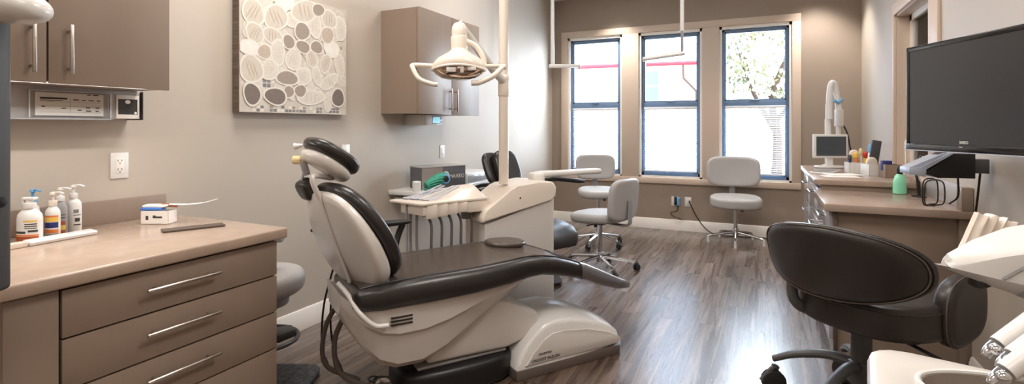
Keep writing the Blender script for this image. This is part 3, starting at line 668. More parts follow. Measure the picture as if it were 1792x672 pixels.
for i, (x, y, l, az, lab) in enumerate(((.06, .06, .2, 40, 'steel dental probe nearest the tray front'), (.03, .12, .24, 36, 'steel dental scaler lying second on the tray'), (.0, .17, .22, 33, 'steel dental mirror lying third on the tray'), (-.02, .23, .25, 30, 'steel dental pick lying at the back of the tray'))):
    w = UM @ tx @ Vector((x, y, .8675))
    q = thing('dental_instrument', lab, 'dental instrument', w, 55.7+8+az*.1, 'instruments on the delivery tray')
    MB().tube([(0, 0, 0), (l*.4, 0, .012), (l*1.1, 0, .062)], lambda k: .0052-.001*k, 8).build('handle', M['silver'], q)
    MB().tube([(0, 0, 0), (-.03, 0, .002), (-.05, .008, .006)], .003, 8).build('tip', M['dgrey'], q)

# pole mounted operating light
w = UM @ Vector((.32, .5, 0))
lp = thing('dental_light', 'cream operating light on a tall pole rising from the delivery unit', 'dental lamp', (w.x, w.y, 0), YAW)
MB().cyl((0, 0, .925), (0, 0, H-.002), .032, n=24).build('pole', M['cream'], lp)
b = MB(); b.cyl((0, 0, 1.50), (0, 0, 1.62), .037, bev=.006); b.ball((0, 0, 1.62), .04, n=18); b.build('collar', M['cream'], lp)
D0 = Vector((-.255, -.28, 0))
b = MB(); b.tube([(0, -.02, 1.6), (-.06, -.07, 1.66), (-.16, -.18, 1.79), (-.25, -.275, 1.905), (-.258, -.285, 1.92)], .026, 12); b.build('arm', M['shell'], lp)
hd = bpy.data.objects.new('lamp_head', None); C.objects.link(hd); hd.parent = lp; hd.location = (-.262, -.30, 1.645)
b = MB(); b.lathe([(.001, .285), (.03, .278), (.045, .255), (.047, .225), (.046, .2), (.05, .198), (.052, .19), (.05, .13), (.048, .09), (.06, .07)], n=24); b.build('neck', M['cream'], hd)
def lsec(k):  # cap
    pass
b = MB()
rings = []
for zz, a_, b_, off in ((.135, .045, .045, .0), (.115, .062, .05, .0), (.098, .088, .065, -.0), (.08, .12, .09, -.01), (.055, .16, .11, -.02), (.025, .188, .12, -.03), (0, .195, .12, -.035), (-.012, .19, .115, -.035)):
    rings.append([(.84*a_*math.cos(2*PI*i/40), off+b_*math.sin(2*PI*i/40), zz+(.03*max(0, -math.sin(2*PI*i/40))**2*(1 if zz < .06 else .3))) for i in range(40)])
b.loft(rings, True, False); b.build('housing', M['cream'], hd, sharp=70)
b = MB()
b.loft([[(.84*a_*math.cos(2*PI*i/40), -.035+b_*math.sin(2*PI*i/40), zz) for i in range(40)] for zz, a_, b_ in ((.03, .15, .09), (.0, .186, .112), (-.03, .165, .105), (-.055, .12, .08), (-.066, .06, .04), (-.068, .01, .01))]); b.build('reflector', M['lens'], hd, sharp=70)
b = MB(); b.tube([(.157*math.cos(2*PI*i/24), -.04+.115*math.sin(2*PI*i/24), -.008+.02*max(0, -math.sin(2*PI*i/24))**2) for i in range(24)], .008, 8, 2, closed=True); b.build('rim', M['cream'], hd)
b = MB(); b.box(-.06, -.005, -.152, -.142, -.03, .0, .004); b.box(.02, .04, -.152, -.142, -.035, .005, .004); b.box(.06, .11, -.145, -.135, -.02, .0, .003); b.build('bulb_shield', M['shell'], hd)
MB().tube([(-.15, -.05, .016), (-.26, -.06, .02), (-.265, -.08, .0), (-.225, -.1, -.065), (-.15, -.1, -.095), (-.115, -.1, -.098)], .014, 12).build('handle', M['cream'], hd)
MB().tube([(.08, -.1, -.09), (.13, -.1, -.085), (.21, -.09, -.045), (.26, -.06, .005), (.275, -.05, .01)], .016, 12).build('handle', M['cream'], hd)
b = MB(); b.tube([(.04, -.01, .17), (.1, 0, .14), (.14, .0, .08), (.15, .0, .02)], .017, 12); b.box(.09, .26, -.03, .03, .01, .03, .008); b.build('yoke', M['cream'], hd)

# ------------------------------------------------------------------ supply cart with box behind the tray
t = thing('wall_shelf', 'white wall shelf behind the delivery tray', 'shelf', (XL, 0, 0))
MB().box(.0, .33, 3.3, 4.5, .765, .80, .006).build('board', M['white'], t)
for y in (3.5, 4.3): MB().prism([(0, .765), (.25, .765), (.0, .6)], y-.01, y+.01, 'y').build('bracket', M['white'], t)
t = thing('drawer_box', 'white drawer box with a grey front on the right end of the wall shelf', 'drawer box', (XL+.02, 0, .801))
MB().box(.0, .30, 3.97, 4.48, 0, .085, .004).build('body', M['white'], t)
MB().box(.298, .306, 3.99, 4.46, .01, .07, .002).build('drawer', M['cabg'], t)
t = thing('slate_box', 'dark slate carton with white lettering on the wall shelf', 'box', (-2.37, 3.63, .801), 68)
MB().box(-.215, .215, 0, .18, 0, .17, .003).build('carton', M['boxg'], t)
MB().box(-.217, -.02, -.002, .0, .004, .168).build('light_panel', M['boxl'], t)
MB().box(-.219, .219, -.004, .184, .17, .18, .002).build('lid', M['vinyl'], t)
lettering('MAXEO', .045, M['white'], t, (.045, -.002, .075), (R(90), 0, 0))
MB().lathe([(0, 0), (.035, 0), (.035, .001), (0, .001)], (.012, -.001, .1), (0, -1, 0), 20).build('round_logo', M['white'], t)
t = thing('mesh_scrubber', 'green mesh bundle with a dark round end in front of the slate box', 'mesh bundle', (-2.27, 3.385, .878), 66)
b = MB(); b.tube([(-.13, 0, -.035), (-.05, 0, .0), (.03, 0, .03), (.1, 0, .035)], lambda q: .028+.026*math.sin(PI*min(1, q*.75+.1)), 14, 6); b.build('body', M['green'], t)
b = MB()
for k in range(14):
    a = 2*PI*k/14; b.tube([(-.13, .04*math.cos(a), -.035+.035*math.sin(a)), (-.04, .054*math.cos(a+.3), .0+.052*math.sin(a+.3)), (.05, .054*math.cos(a+.8), .03+.052*math.sin(a+.8)), (.1, .035*math.cos(a+1), .035+.035*math.sin(a+1))], .007, 6, 4)
b.build('strands', M['green'], t)
MB().lathe([(.0, 0), (.042, 0), (.048, .01), (.044, .02), (.03, .022), (.0, .024)], (.06, -.035, .025), (-.25, -.95, .1)).build('rim', M['lblue'], t)
MB().lathe([(.0, 0), (.03, 0), (.026, .006), (.0, .008)], (.055, -.058, .027), (-.25, -.95, .1)).build('dark_end', M['black'], t)
b = MB(); b.tube([(-.13, .03, -.068), (-.13, -.03, -.068)], .009); b.build('foot', M['green'], t)
t.scale = (.8, .8, .8)
t = tag(MB().lathe([(.03, 0), (.034, .005), (.034, .07), (.03, .076), (.028, .07)], n=20).build('paper_cup', M['white']), 'small white cup at the left end of the wall shelf', 'cup'); t.location = (-2.44, 3.345, .8005)

# second dental chair, further back
c2 = thing('dental_chair', 'second dental chair in black behind the delivery unit', 'dental chair', (-1.68, 3.95, 0), -24)
b = MB(); b.prism([(-.34, 0), (.1, 0), (.12, .03), (.05, .09), (-.3, .11)], -.18, .18, 'y', .01); b.build('base', M['dgrey'], c2)
MB().box(-.12, .1, -.1, .1, .11, .42, .02).build('column', M['shell'], c2)
b = MB(); b.loft([ssec(*q) for q in ((-.35, .2, .5, .42), (-.3, .25, .53, .41), (-.1, .26, .53, .41), (.1, .25, .52, .41), (.2, .23, .5, .4), (.27, .2, .46, .38), (.3, .15, .42, .36))]); b.build('seat', M['leather'], c2, sharp=60)
b = MB(); b.cushion(sup(.24, .28, 3), .09, .035, lambda x, y, z: Vector((-.35, x, .55))+Vector((-.82, 0, .57))*(y+.2)*.7+Vector((.57, 0, .82))*(z-.05)); b.build('backrest', M['leather'], c2, sharp=60)
hb2 = lambda x, y, z: Vector((-.42, x, .93))+Vector((-.45, 0, .89))*y+Vector((.89, 0, .45))*z
MB().cushion(sup(.13, .16, 3.2), .075, .03, hb2).build('headrest', M['leather'], c2, sharp=60)
MB().cushion(sup(.1, .15, 3.2), .05, .02, lambda x, y, z: hb2(x-.1, y+.02, -z)).build('headrest_wing', M['leather'], c2, sharp=60)
MB().box(-.46, -.4, -.03, .03, .6, .95, .008, rot=Euler((0, R(-15), 0))).build('headrest_post', M['dgrey'], c2)
for s_ in (-1, 1):
    a_ = MB().cushion(sup(.2, .035, 3), .035, .014, lambda x, y, z: (x+.02, y+s_*.33, z+.83)).build('armrest', M['black'], c2)
    MB().tube([(-.1, s_*.33, .84), (-.3, s_*.33, .82), (-.44, s_*.3, .78), (-.46, s_*.2, .74)], .016).build('armrest_post', M['black'], a_)

# ------------------------------------------------------------------ stools
def caster(parent, x, y, z=.0, az=0, r=.028):
    b = MB(); q = Vector((math.cos(az), math.sin(az), 0)); p = Vector((-q.y, q.x, 0)); c = Vector((x, y, r))
    for s_ in (-1, 1): b.cyl(c+p*.006*s_, c+p*.022*s_, r, n=18, bev=.004)
    o = b.build('caster', M['rubber'], parent)
    b = MB(); b.cyl((x, y, r*1.2), (x, y, r*2+.03), .008, n=10); b.tube([c+Vector((0, 0, r+.006))-q*.02, c+Vector((0, 0, r+.012)), c+q*(r+.004)+Vector((0, 0, .0))], .012, 8, 4); b.build('fork', M['dgrey'], o)
def star(parent, rad, hub, z_tip, n=5, a0=0, feet='caster', m='chrome'):
    for k in range(n):
        a = R(a0+360*k/n); c, s_ = math.cos(a), math.sin(a)
        b = MB(); b.tube([(0, 0, hub), (c*rad*.45, s_*rad*.45, hub*.55+z_tip*.5), (c*rad*.85, s_*rad*.85, z_tip+.012), (c*rad, s_*rad, z_tip-.004)], lambda q: .016-.005*q, 10, 5); lg = b.build('leg', M[m], parent)
        if feet == 'caster': caster(lg, c*rad, s_*rad, az=a+.8)
        else:
            MB().cyl((c*rad, s_*rad, 0), (c*rad, s_*rad, z_tip+.004), .014, .01, n=12).build('foot', M['white'], lg)
def stool(label, loc, rz, sw, sd, sz, bz0, bz1, bw, by, feet, rad, a0=0, st_=.085):
    t = thing('stool', label, 'stool', loc, rz, 'light grey stools')
    b = MB(); b.cushion(sup(sw, sd, 2.8), st_, .036, lambda x, y, z: (x, y, z+sz-st_-.012*(y/sd)), dome=.012); b.build('seat', M['vinyl'], t, sharp=60)
    hz, hw = (bz1-bz0)/2, bw
    cz = (bz0+bz1)/2
    b = MB(); b.cushion(sup(hw, hz, 4.2), .055, .024, lambda x, y, z: (x, by+z-.03+.55*x*x-.10*y, cz+y), dome=-.006); b.build('backrest', M['vinyl'], t, sharp=60)
    b = MB(); b.tube([(0, -sd*.3, sz-st_-.012), (0, by-.02, sz-st_-.005), (0, by-.04, sz+.0), (0, by-.045, cz)], .03, 10, 5, flat=.35); b.build('back_bracket', M['gplast'], t)
    b = MB(); b.box(-.1, .1, -.09, .09, sz-st_-.022, sz-st_+.002, .005); b.tube([(-.05, 0, sz-st_-.022), (-.2, .0, sz-st_-.02)], .006, 8, 2); b.cyl((-.07, 0, sz-st_-.05), (-.07, 0, sz-st_-.015), .016, n=12); b.build('mechanism', M['black'], t)
    b = MB(); b.cyl((0, 0, .1), (0, 0, sz-st_-.01), .022, n=16); b.cyl((0, 0, .07), (0, 0, .16), .034, n=18, bev=.004); b.build('column', M['chrome'], t)
    star(t, rad, .12, .07, 5, a0, feet)
    return t
stool('light grey stool with a backrest beside the delivery unit arm', (-1.36, 4.66, 0), 72, .25, .24, .53, .475, .845, .225, -.27, 'caster', .33, 20)
stool('light grey stool in front of the left window', (-1.66, 5.62, 0), -156, .22, .21, .62, .70, .985, .225, -.26, 'caster', .28, 60)
stool('light grey stool in front of the right window', (-.30, 6.40, 0), -170, .27, .23, .52, .61, .955, .29, -.235, 'glide', .30, 10, .12)
# stool half hidden behind the counter
t = thing('stool', 'cream round stool half hidden behind the left counter end', 'stool', (-2.275, 1.82, 0), YAW, 'light grey stools')
MB().cushion(sup(.2, .2, 2.2), .115, .045, lambda x, y, z: (x, y, z+.465), dome=.01).build('seat', M['vinyl'], t, sharp=60)
MB().cushion(sup(.13, .13, 2), .06, .012, lambda x, y, z: (x, y, z+.408)).build('seat_pan', M['gplast'], t)
MB().cyl((-.14, -.02, .76), (.115, -.02, .76), .036, n=20, bev=.01).build('back_roll', M['vinyl'], t, sharp=60)
MB().tube([(.02, -.02, .76), (.025, .02, .69), (.03, .05, .6), (.02, .06, .5)], .014).build('back_bracket', M['white'], t)
MB().cyl((0, 0, .02), (0, 0, .41), .026, n=16).build('column', M['dgrey'], t)
b = MB(); b.tube([(.17*math.cos(a), .17*math.sin(a), .235) for a in [2*PI*k/18 for k in range(18)]], .011, 10, 2, closed=True); fr = b.build('foot_ring', M['dgrey'], t)
b = MB(); b.prism([(-.03, -.04), (.1, -.03), (.15, .06), (.1, .12), (-.03, .06)], .225, .265, 'z', .008); b.tube([(0, 0, .24), (-.1, .0, .24), (-.17, 0, .235)], .012, 8); b.build('spoke', M['dgrey'], fr)
MB().cushion(sup(.19, .19, 5), .03, .01, lambda x, y, z: (x+.06, y, z)).build('base_plate', M['speck'], t)

# ------------------------------------------------------------------ outlets and cords on the back wall
outlet('white wall outlet with a black and blue plug under the middle window', (-1.03, YB, .365), 0, 'outlets on the back wall')
t = thing('plug_adapter', 'black and light blue plug adapter in the left outlet below the windows', 'plug', (-.995, YB-.009, .37))
MB().box(-.035, -.005, -.035, 0, -.05, .055, .006).build('black_plug', M['black'], t)
MB().box(-.003, .03, -.03, 0, -.055, .045, .005).build('blue_plug', M['lblue'], t)
b = MB(); b.tube([(.01, -.012, -.05), (.005, -.012, -.11), (-.02, -.012, -.13), (-.08, -.012, -.15), (-.05, -.012, -.19), (.05, -.012, -.225), (.06, -.014, -.23)], .0045, 8); b.build('cord', M['cable'], t)
outlet('white wall outlet with a black cord beside the right window stool', (-.868, YB, .365), 0, 'outlets on the back wall')
t = thing('power_cord', 'black power cord hanging from the outlet to the floor under the windows', 'cord', (-.868, YB-.01, .37))
MB().box(.012, .03, -.022, 0, -.014, .014, .004).build('plug', M['black'], t)
MB().tube([(.022, -.02, 0), (.05, -.02, -.07), (.12, -.02, -.2), (.18, -.03, -.28), (.28, -.08, -.35), (.45, -.14, -.362), (.8, -.07, -.362), (1.1, -.06, -.362)], .006, 8).build('cable', M['cable'], t)

# ------------------------------------------------------------------ ceiling arms
for loc, rz, ln, lab in (((-2.39, 5.29, 0), 29, .46, 'white ceiling hung arm in front of the left window'), ((-.82, 5.27, 0), 0, .40, 'white ceiling hung arm in front of the middle window')):
    pass
t = thing('ceiling_hung_arm', 'white ceiling rod with a level arm in front of the left window', 'ceiling arm', (-2.13, 5.44, 0), 24, 'ceiling hung arms')
MB().cyl((0, 0, 1.99), (0, 0, H-.002), .021, n=14).build('rod', M['white'], t)
MB().cyl((0, 0, H-.02), (0, 0, H), .05, n=20).build('ceiling_plate', M['white'], t)
b = MB(); b.box(-.04, .31, -.025, .025, 1.955, 1.995, .008); b.cyl((.3, 0, 1.935), (.3, 0, 1.97), .014, n=10); b.build('arm', M['white'], t)
t = thing('ceiling_hung_arm', 'white ceiling rod with a tilted arm in front of the middle window', 'ceiling arm', (-.703, 5.12, 0), 0, 'ceiling hung arms')
MB().cyl((0, 0, 2.2), (0, 0, H-.002), .019, n=14).build('rod', M['white'], t)
MB().cyl((0, 0, 1.98), (0, 0, 2.2), .013, n=12).build('lower_rod', M['gplast'], t)
MB().cyl((0, 0, H-.02), (0, 0, H), .05, n=20).build('ceiling_plate', M['white'], t)
b = MB(); b.tube([(.02, 0, 1.99), (-.33, -.16, 1.935)], .02, 10, 1); b.cyl((-.32, -.155, 1.91), (-.32, -.155, 1.95), .012, n=10); b.build('arm', M['white'], t)

# ------------------------------------------------------------------ right side: desks
DZ = .87
t = thing('desk_cabinet', 'taupe desk cabinet below the television with grey side drawers', 'cabinet', (0, 0, 0))
MB().box(.345, XR-.002, 3.455, 4.14, 0, DZ-.042).build('body', M['cab'], t)
MB().box(.90, XR-.002, 3.435, 3.457, 0, DZ-.042, .001).build('stile', M['cab'], t)
MB().box(.345, .362, 3.435, 3.457, 0, DZ-.042, .001).build('stile', M['cabd'], t)
for z0, z1 in ((.6, .82), (.36, .59), (.1, .35)):
    d = MB().box(.325, .345, 3.46, 4.13, z0, z1, .002).build('drawer', M['cabg'], t)
    bar_handle('handle', d, (.325, 3.68, z1-.06), (.325, 3.92, z1-.06), (-.03, 0, 0), .006, 'chrome')
t = thing('desk_worktop', 'taupe laminate desk top carrying the green soap bottle', 'countertop', (0, 0, DZ))
MB().box(.30, XR-.002, 3.40, 4.145, -.042, 0, .004).build('slab', M['topd'], t)
MB().box(XR-.03, XR-.002, 3.48, 4.14, .0, .12, .003).build('backsplash', M['vinyl'], t)
MB().box(XR-.05, XR-.002, 3.40, 3.478, .0, .12, .003).build('end_post', M['cab'], t)
t = thing('desk_cabinet', 'taller taupe desk cabinet near the back wall with grey glossy drawers', 'cabinet', (0, 0, 0))
MB().box(.345, XR-.002, 4.17, 5.58, 0, .902).build('body', M['cab'], t)
for y0, y1 in ((4.18, 4.87), (4.88, 5.57)):
    for z0, z1 in ((.66, .88), (.4, .65), (.1, .39)):
        d = MB().box(.325, .345, y0, y1, z0, z1, .002).build('drawer', M['cabg'], t)
        ym = (y0+y1)/2; bar_handle('handle', d, (.325, ym-.1, z1-.06), (.325, ym+.1, z1-.06), (-.03, 0, 0), .006, 'chrome')
t = tag(MB().box(.30, XR-.002, 4.15, 5.6, -.036, 0, .004).build('desk_worktop', M['topd']), 'taupe desk top carrying the small white monitor', 'countertop'); t.location.z = .94
# monitor
FZ = .94
t = thing('monitor', 'small white framed monitor on the back desk', 'monitor', (.515, 5.38, FZ), 25)
b = MB(); b.box(-.148, .148, -.015, .02, .085, .295, .008); b.build('housing', M['white'], t)
MB().box(-.13, .13, -.0175, -.0145, .105, .275).build('screen', M['screen'], t)
b = MB(); b.box(-.028, .028, .0, .025, .01, .16, .006); b.build('neck', M['white'], t)
MB().cushion(sup(.13, .085, 2.6), .018, .007, lambda x, y, z: (x, y, z)).build('stand', M['white'], t)
t = thing('keyboard', 'white keyboard lying flat on the back desk', 'keyboard', (.43, 4.79, FZ+.0005), 70)
MB().box(-.19, .19, -.065, .065, 0, .014, .004).build('case', M['white'], t)
b = MB(); [b.box(-.178+.0235*i, -.158+.0235*i, -.055+.022*j, -.037+.022*j, .014, .019) for i in range(15) for j in range(5)]; b.build('keys', M['gplast'], t)
for k, (x, y, az) in enumerate(((.47, 4.42, 12), (.5, 4.52, 25))):
    o = tag(MB().box(-.1, .13, -.07, .07, 0, .004+.003*k).build('paper_sheet', M['paper']), ('white paper sheets at the front edge of the back desk', 'second white paper between keyboard and desk edge')[k], 'paper', 'papers on the back desk'); o.location = (x, y, FZ+.0005+.0045*k); o.rotation_euler.z = R(az)
# organiser
def tray_box(name, label, loc, rz, w, d, h, m, cat, ribs=0):
    t = thing(name, label, cat, loc, rz, 'organisers on the back desk')
    b = MB(); q = .004
    b.box(-w, w, -d, -d+q, 0, h); b.box(-w, w, d-q, d, 0, h); b.box(-w, -w+q, -d, d, 0, h); b.box(w-q, w, -d, d, 0, h); b.box(-w, w, -d, d, 0, q)
    b.build('box', m, t)
    if ribs:
        b = MB(); [b.box(-w+2*w*i/ribs-.002, -w+2*w*i/ribs+.002, -d-.003, -d, 0, h) for i in range(ribs+1)]; b.build('rib', m, t)
    return t
tray_box('pen_organiser', 'white ribbed organiser box beside the white monitor', (.665, 4.84, FZ), 10, .095, .055, .085, M['white'], 'organiser', 6)
tray_box('file_box', 'white low divider box in the middle of the back desk', (.715, 4.66, FZ), 20, .055, .06, .085, M['white'], 'organiser')
tray_box('file_box', 'taupe box at the right end of the back desk', (.80, 4.52, FZ), 10, .052, .06, .095, M['cab'], 'organiser')
def pen(label, x, y, z, h, r, m, tip, ax=0, ay=0):
    t = thing('brush', label, 'brush', (x, y, z), 0, 'tools standing in the organisers', rot=(R(ax), R(ay), 0))
    MB().cyl((0, 0, 0), (0, 0, h*.7), r, n=10, bev=.001).build('handle', M[m], t)
    MB().lathe([(r, 0), (r*1.5, h*.06), (r*1.4, h*.22), (r*.5, h*.3)], (0, 0, h*.7), n=12).build('head', M[tip], t)
pen('yellow tool with an orange tip in the white organiser', .645, 4.83, FZ+.005, .16, .012, 'orange', 'yellow', 0, -6)
pen('yellow tool with a red tip standing in the white organiser', .69, 4.84, FZ+.005, .165, .012, 'yellow', 'red', 4, 3)
pen('blue topped brush standing tallest in the white organiser', .715, 4.85, FZ+.005, .23, .009, 'beige', 'blue', -4, 5)
pen('navy tool standing at the left end of the white organiser', .60, 4.84, FZ+.005, .14, .01, 'navy', 'dgrey', 0, -3)
pen('light blue tool in the low divider box', .685, 4.676, FZ+.005, .23, .01, 'white', 'lblue', -3, 6)
pen('slim white rod at the far right of the back desk', .885, 4.5, FZ+.0008, .27, .006, 'white', 'white')
pen('blue topped pen beside the tallest brush in the white organiser', .73, 4.865, FZ+.005, .2, .008, 'white', 'blue', -6, 8)
pen('pale wooden spatula in the middle of the white organiser', .675, 4.86, FZ+.005, .19, .01, 'cream', 'beige', 3, -2)
o = tag(MB().cushion(sup(.04, .065, 2.6), .026, .01, lambda x, y, z: (x, z, y+.065), dome=.006).build('cream_pouch', M['cream']), 'cream rounded pouch standing in the divider box', 'pouch'); o.location = (.712, 4.638, FZ+.006); o.rotation_euler.z = R(20)
o = tag(MB().cushion(sup(.035, .06, 2.6), .03, .012, lambda x, y, z: (x, z, y+.06), dome=.006).build('cream_card', M['cream']), 'cream rounded card at the left of the white organiser', 'card'); o.location = (.63, 4.868, FZ+.06); o.rotation_euler.z = R(10)
o = tag(MB().box(-.033, .033, -.012, .012, 0, .19, .004, rot=Euler((0, R(9), 0))).build('black_folder', M['dgrey']), 'black slab standing up in the divider box', 'folder'); o.location = (.732, 4.688, FZ+.07); o.rotation_euler.z = R(20)
o = tag(MB().box(-.03, .03, -.02, .02, 0, .07, .004).build('navy_pack', M['navy']), 'navy blue pack standing in the taupe box', 'pack'); o.location = (.775, 4.515, FZ+.05); o.rotation_euler.z = R(10)
# x-ray arm
t = thing('wall_xray_arm', 'white folded x-ray arm on a post behind the small monitor', 'x-ray arm', (.515, 5.56, FZ), 25)
b = MB(); b.cyl((0, 0, 0), (0, 0, .43), .026, n=18); b.cyl((0, 0, .42), (0, 0, .57), .021, n=18); b.lathe([(.05, 0), (.05, .012), (.03, .02)], n=18); b.build('post', M['white'], t)
b = MB(); b.tube([(.0, -.02, .43), (.0, -.02, .6), (.012, -.02, .73), (.035, -.02, .76), (.055, -.02, .72), (.075, -.02, .6), (.085, -.02, .5)], .026, 14); b.build('folded_arm', M['white'], t)
MB().tube([(.02, -.055, .6), (.06, -.058, .58), (.1, -.045, .61)], .012, 8).build('strap', M['lblue'], t)
b = MB(); b.box(.062, .118, -.05, .02, .36, .52, .012, 3); b.cyl((.085, -.015, .25), (.085, -.015, .37), .02, n=14); b.build('tube_head', M['shell'], t)
MB().tube([(.11, -.02, .4), (.15, -.04, .3), (.175, -.05, .15), (.22, -.06, .06), (.27, -.1, .012)], .007, 8).build('cord', M['cable'], t)
# soap bottle
t = thing('soap_bottle', 'clear bottle of green soap with a black cap on the desk', 'soap bottle', (.775, 4.1, DZ+.0008), 25)
MB().lathe([(.036, 0), (.042, .004), (.043, .03), (.04, .08), (.03, .115), (.02, .125), (.016, .128)], n=24, sy=.6).build('bottle', M['mint'], t)
b = MB(); b.cyl((0, 0, .128), (0, 0, .165), .017, n=18, bev=.003); b.cyl((0, 0, .165), (0, 0, .178), .009); b.build('cap', M['black'], t)
# wire stand
t = thing('wire_stand', 'looped black wire stand on the front of the desk', 'wire stand', (.825, 3.55, DZ+.0008), 25)
for dy, w, h in ((0, .055, .14), (.03, .042, .145)):
    MB().tube([(-w*.8, dy, .004), (-w, dy, .05), (-w*.9, dy, h-.02), (-w*.4, dy, h), (w*.4, dy, h), (w*.9, dy, h-.02), (w, dy, .05), (w*.8, dy, .012), (0, dy, .006)], .0035, 8, 5, closed=True).build('loop', M['cable'], t)
MB().tube([(0, 0, .14), (0, .015, .15), (0, .03, .145)], .004, 8).build('hook', M['cable'], t)
MB().cyl((0, .0, .0), (0, .03, .0035), .0035, n=8).build('cross_wire', M['cable'], t)

# ------------------------------------------------------------------ television and device under it
P0 = Vector((.574, 2.888, 0)); dr = Vector((.4, -.916, 0)).normalized(); az = math.degrees(math.atan2(dr.y, dr.x))
tv = thing('wall_mounted_tv', 'large black flat television angled out from the right wall', 'television', (P0.x, P0.y, 1.197), az)
L_ = .81; Hh = .456
b = MB(); b.box(0, L_, 0, .035, 0, Hh, .006); b.build('housing', M['blackg'], tv)
MB().box(.018, L_-.018, -.003, .001, .03, Hh-.02).build('screen', M['tvs'], tv)
b = MB(); b.box(0, .018, -.006, .002, 0, Hh, .003); b.box(L_-.018, L_, -.006, .002, 0, Hh, .003); b.box(0, L_, -.006, .002, Hh-.02, Hh, .003); b.box(0, L_, -.008, .002, 0, .03, .004); b.build('bezel', M['blackg'], tv)
b = MB(); b.box(.0, L_, -.0085, -.0075, .0, .0035); b.box(-.0015, 0, -.004, .03, .02, Hh-.02); b.build('silver_edge', M['silver'], tv)
lettering('SAISO', .016, M['white'], tv, (.29, -.0035, .036), (R(90), 0, 0), align='LEFT')
lettering('sanet', .007, M['white'], tv, (.295, -.0085, .022), (R(90), 0, 0))
b = MB(); b.box(.3, .6, .035, .05, .1, .36, .003); b.tube([(.45, .05, .22), (.5, .14, .22), (.47, .19, .22)], .02, 8, 3); b.build('mount_arm', M['black'], tv)
t = thing('wall_mounted_card_reader', 'black box with a sloped silver front mounted under the television', 'device', (.642, 3.075, 1.06), 8)
t.scale = (.9, .9, .74)
b = MB(); b.prism([(.04, .03), (.1, .0), (.26, .0), (.26, .155), (.16, .155)], .0, .12, 'y', .003); b.build('case', M['black'], t)
b = MB(); b.prism([(-.03, .02), (.045, .005), (.045, .055), (.17, .158), (.15, .162), (.02, .06), (-.03, .06)], -.006, .004, 'y', .002); b.prism([(-.03, .02), (.045, .005), (.045, .06), (.16, .16), (.13, .16), (-.03, .06)], .004, .12, 'y', .002); b.build('sloped_front', M['silver'], t)
b = MB(); b.prism([(.025, .0615), (.145, .1615), (.13, .1645), (.01, .0645)], .02, .1, 'y'); b.build('slot', M['black'], t)
b = MB(); b.box(.2, .338, .04, .1, .03, .12, .004); b.build('wall_bracket', M['dgrey'], t)
MB().tube([(.21, .06, .0), (.21, .06, -.12), (.23, .2, -.19)], .005, 8).build('cable', M['cable'], t)
t = thing('tv_cord', 'black cord looping down the right wall beside the desk end', 'cord', (XR, 0, 0))
MB().tube([(-.03, 3.2, 1.12), (-.03, 3.25, .95), (-.03, 3.3, .78), (-.028, 3.22, .735), (-.02, 3.0, .75), (-.015, 2.8, .82), (-.012, 2.6, .86), (-.012, 2.4, .8)], .005, 8).build('cable', M['cable'], t)
b = thing('curved_stand', 'tall curved black and silver strip standing on the desk by the device', 'stand', (.85, 3.99, DZ+.0008), 25)
MB().tube([(0, 0, .004), (-.005, 0, .1), (-.02, 0, .17), (-.015, 0, .2), (.02, 0, .25)], .006, 8, 5, flat=2.2).build('strip', M['blackg'], b)
MB().tube([(-.008, -.02, .1), (-.028, -.02, .17), (-.024, -.02, .2), (.01, -.02, .25)], .004, 8, 5).build('edge', M['silver'], b)
MB().cushion(sup(.03, .045, 2.6), .008, .003).build('foot', M['black'], b)

# ------------------------------------------------------------------ black leather swivel chair
bc = thing('swivel_chair', 'low wide swivel chair in espresso leather with a curved back pad', 'chair', (.44, 2.74, 0), -39)
so = []
for i in range(56):
    a = 2*PI*i/56; c, s_ = math.cos(a), math.sin(a); so.append((.275*math.copysign(abs(c)**.8, c), .30*math.copysign(abs(s_)**.8, s_)))
MB().cushion(so, .145, .03, lambda x, y, z: (x, y, z+.468-.02*(abs(x)/.33)**2*0), dome=.012).build('seat', M['leatherb'], bc, sharp=60)
b = MB(); b.tube([(x*1.003, y*1.003, .585) for x, y in so[::2]], .004, 6, 2, closed=True); b.build('seat_piping', M['leatherb'], bc)
po_ = []
for i in range(64):
    a = 2*PI*i/64; c, s_ = math.cos(a), math.sin(a); po_.append((.338*math.copysign(abs(c)**.92, c), .155*math.copysign(abs(s_)**.85, s_)))
def padf(x, y, z): return (x, -.36+.9*x*x+.02*(x/.3)**4-z*(1-.0)+.035-.28*(y), .756+y+.05*x)
MB().cushion(po_, .085, .038, padf, dome=.012).build('back_pad', M['leatherb'], bc, sharp=60)
for zz, k in ((.062, 1.0), (.072, .985)):
    MB().tube([padf(x*k*.995, y*k*.985, zz) for x, y in po_[::2]], .0026, 6, 2, closed=True).build('stitching', M['thread'] if k < 1 else M['leatherb'], bc)
b = MB(); b.tube([(-.13, -.2, .5), (-.165, -.262, .505), (-.19, -.292, .56), (-.2, -.27, .68)], .014, 10, 5, flat=1.7); b.build('back_bracket', M['dgrey'], bc)
wo = []
for i in range(40):
    a = 2*PI*i/40; c, s_ = math.cos(a), math.sin(a); wo.append((.145*math.copysign(abs(c)**.7, c), .135*math.copysign(abs(s_)**.7, s_)))
for sgn in (1,):
    wf = lambda x, y, z: (sgn*(.225+z), x+.08, .58+y+.02*x/.15)
    a_ = MB().cushion(wo, .075, .03, wf).build('arm_wing', M['leatherb'], bc, sharp=60)
    MB().tube([wf(x*.99, y*.99, .058) for x, y in wo[::2]], .0026, 6, 2, closed=True).build('stitching', M['thread'], a_)
b = MB(); b.box(-.14, .2, -.12, .12, .44, .472, .008); b.tube([(.15, -.1, .446), (.3, -.14, .436)], .007, 8, 2); b.build('mechanism', M['black'], bc)
HX, HY = -.07, .0
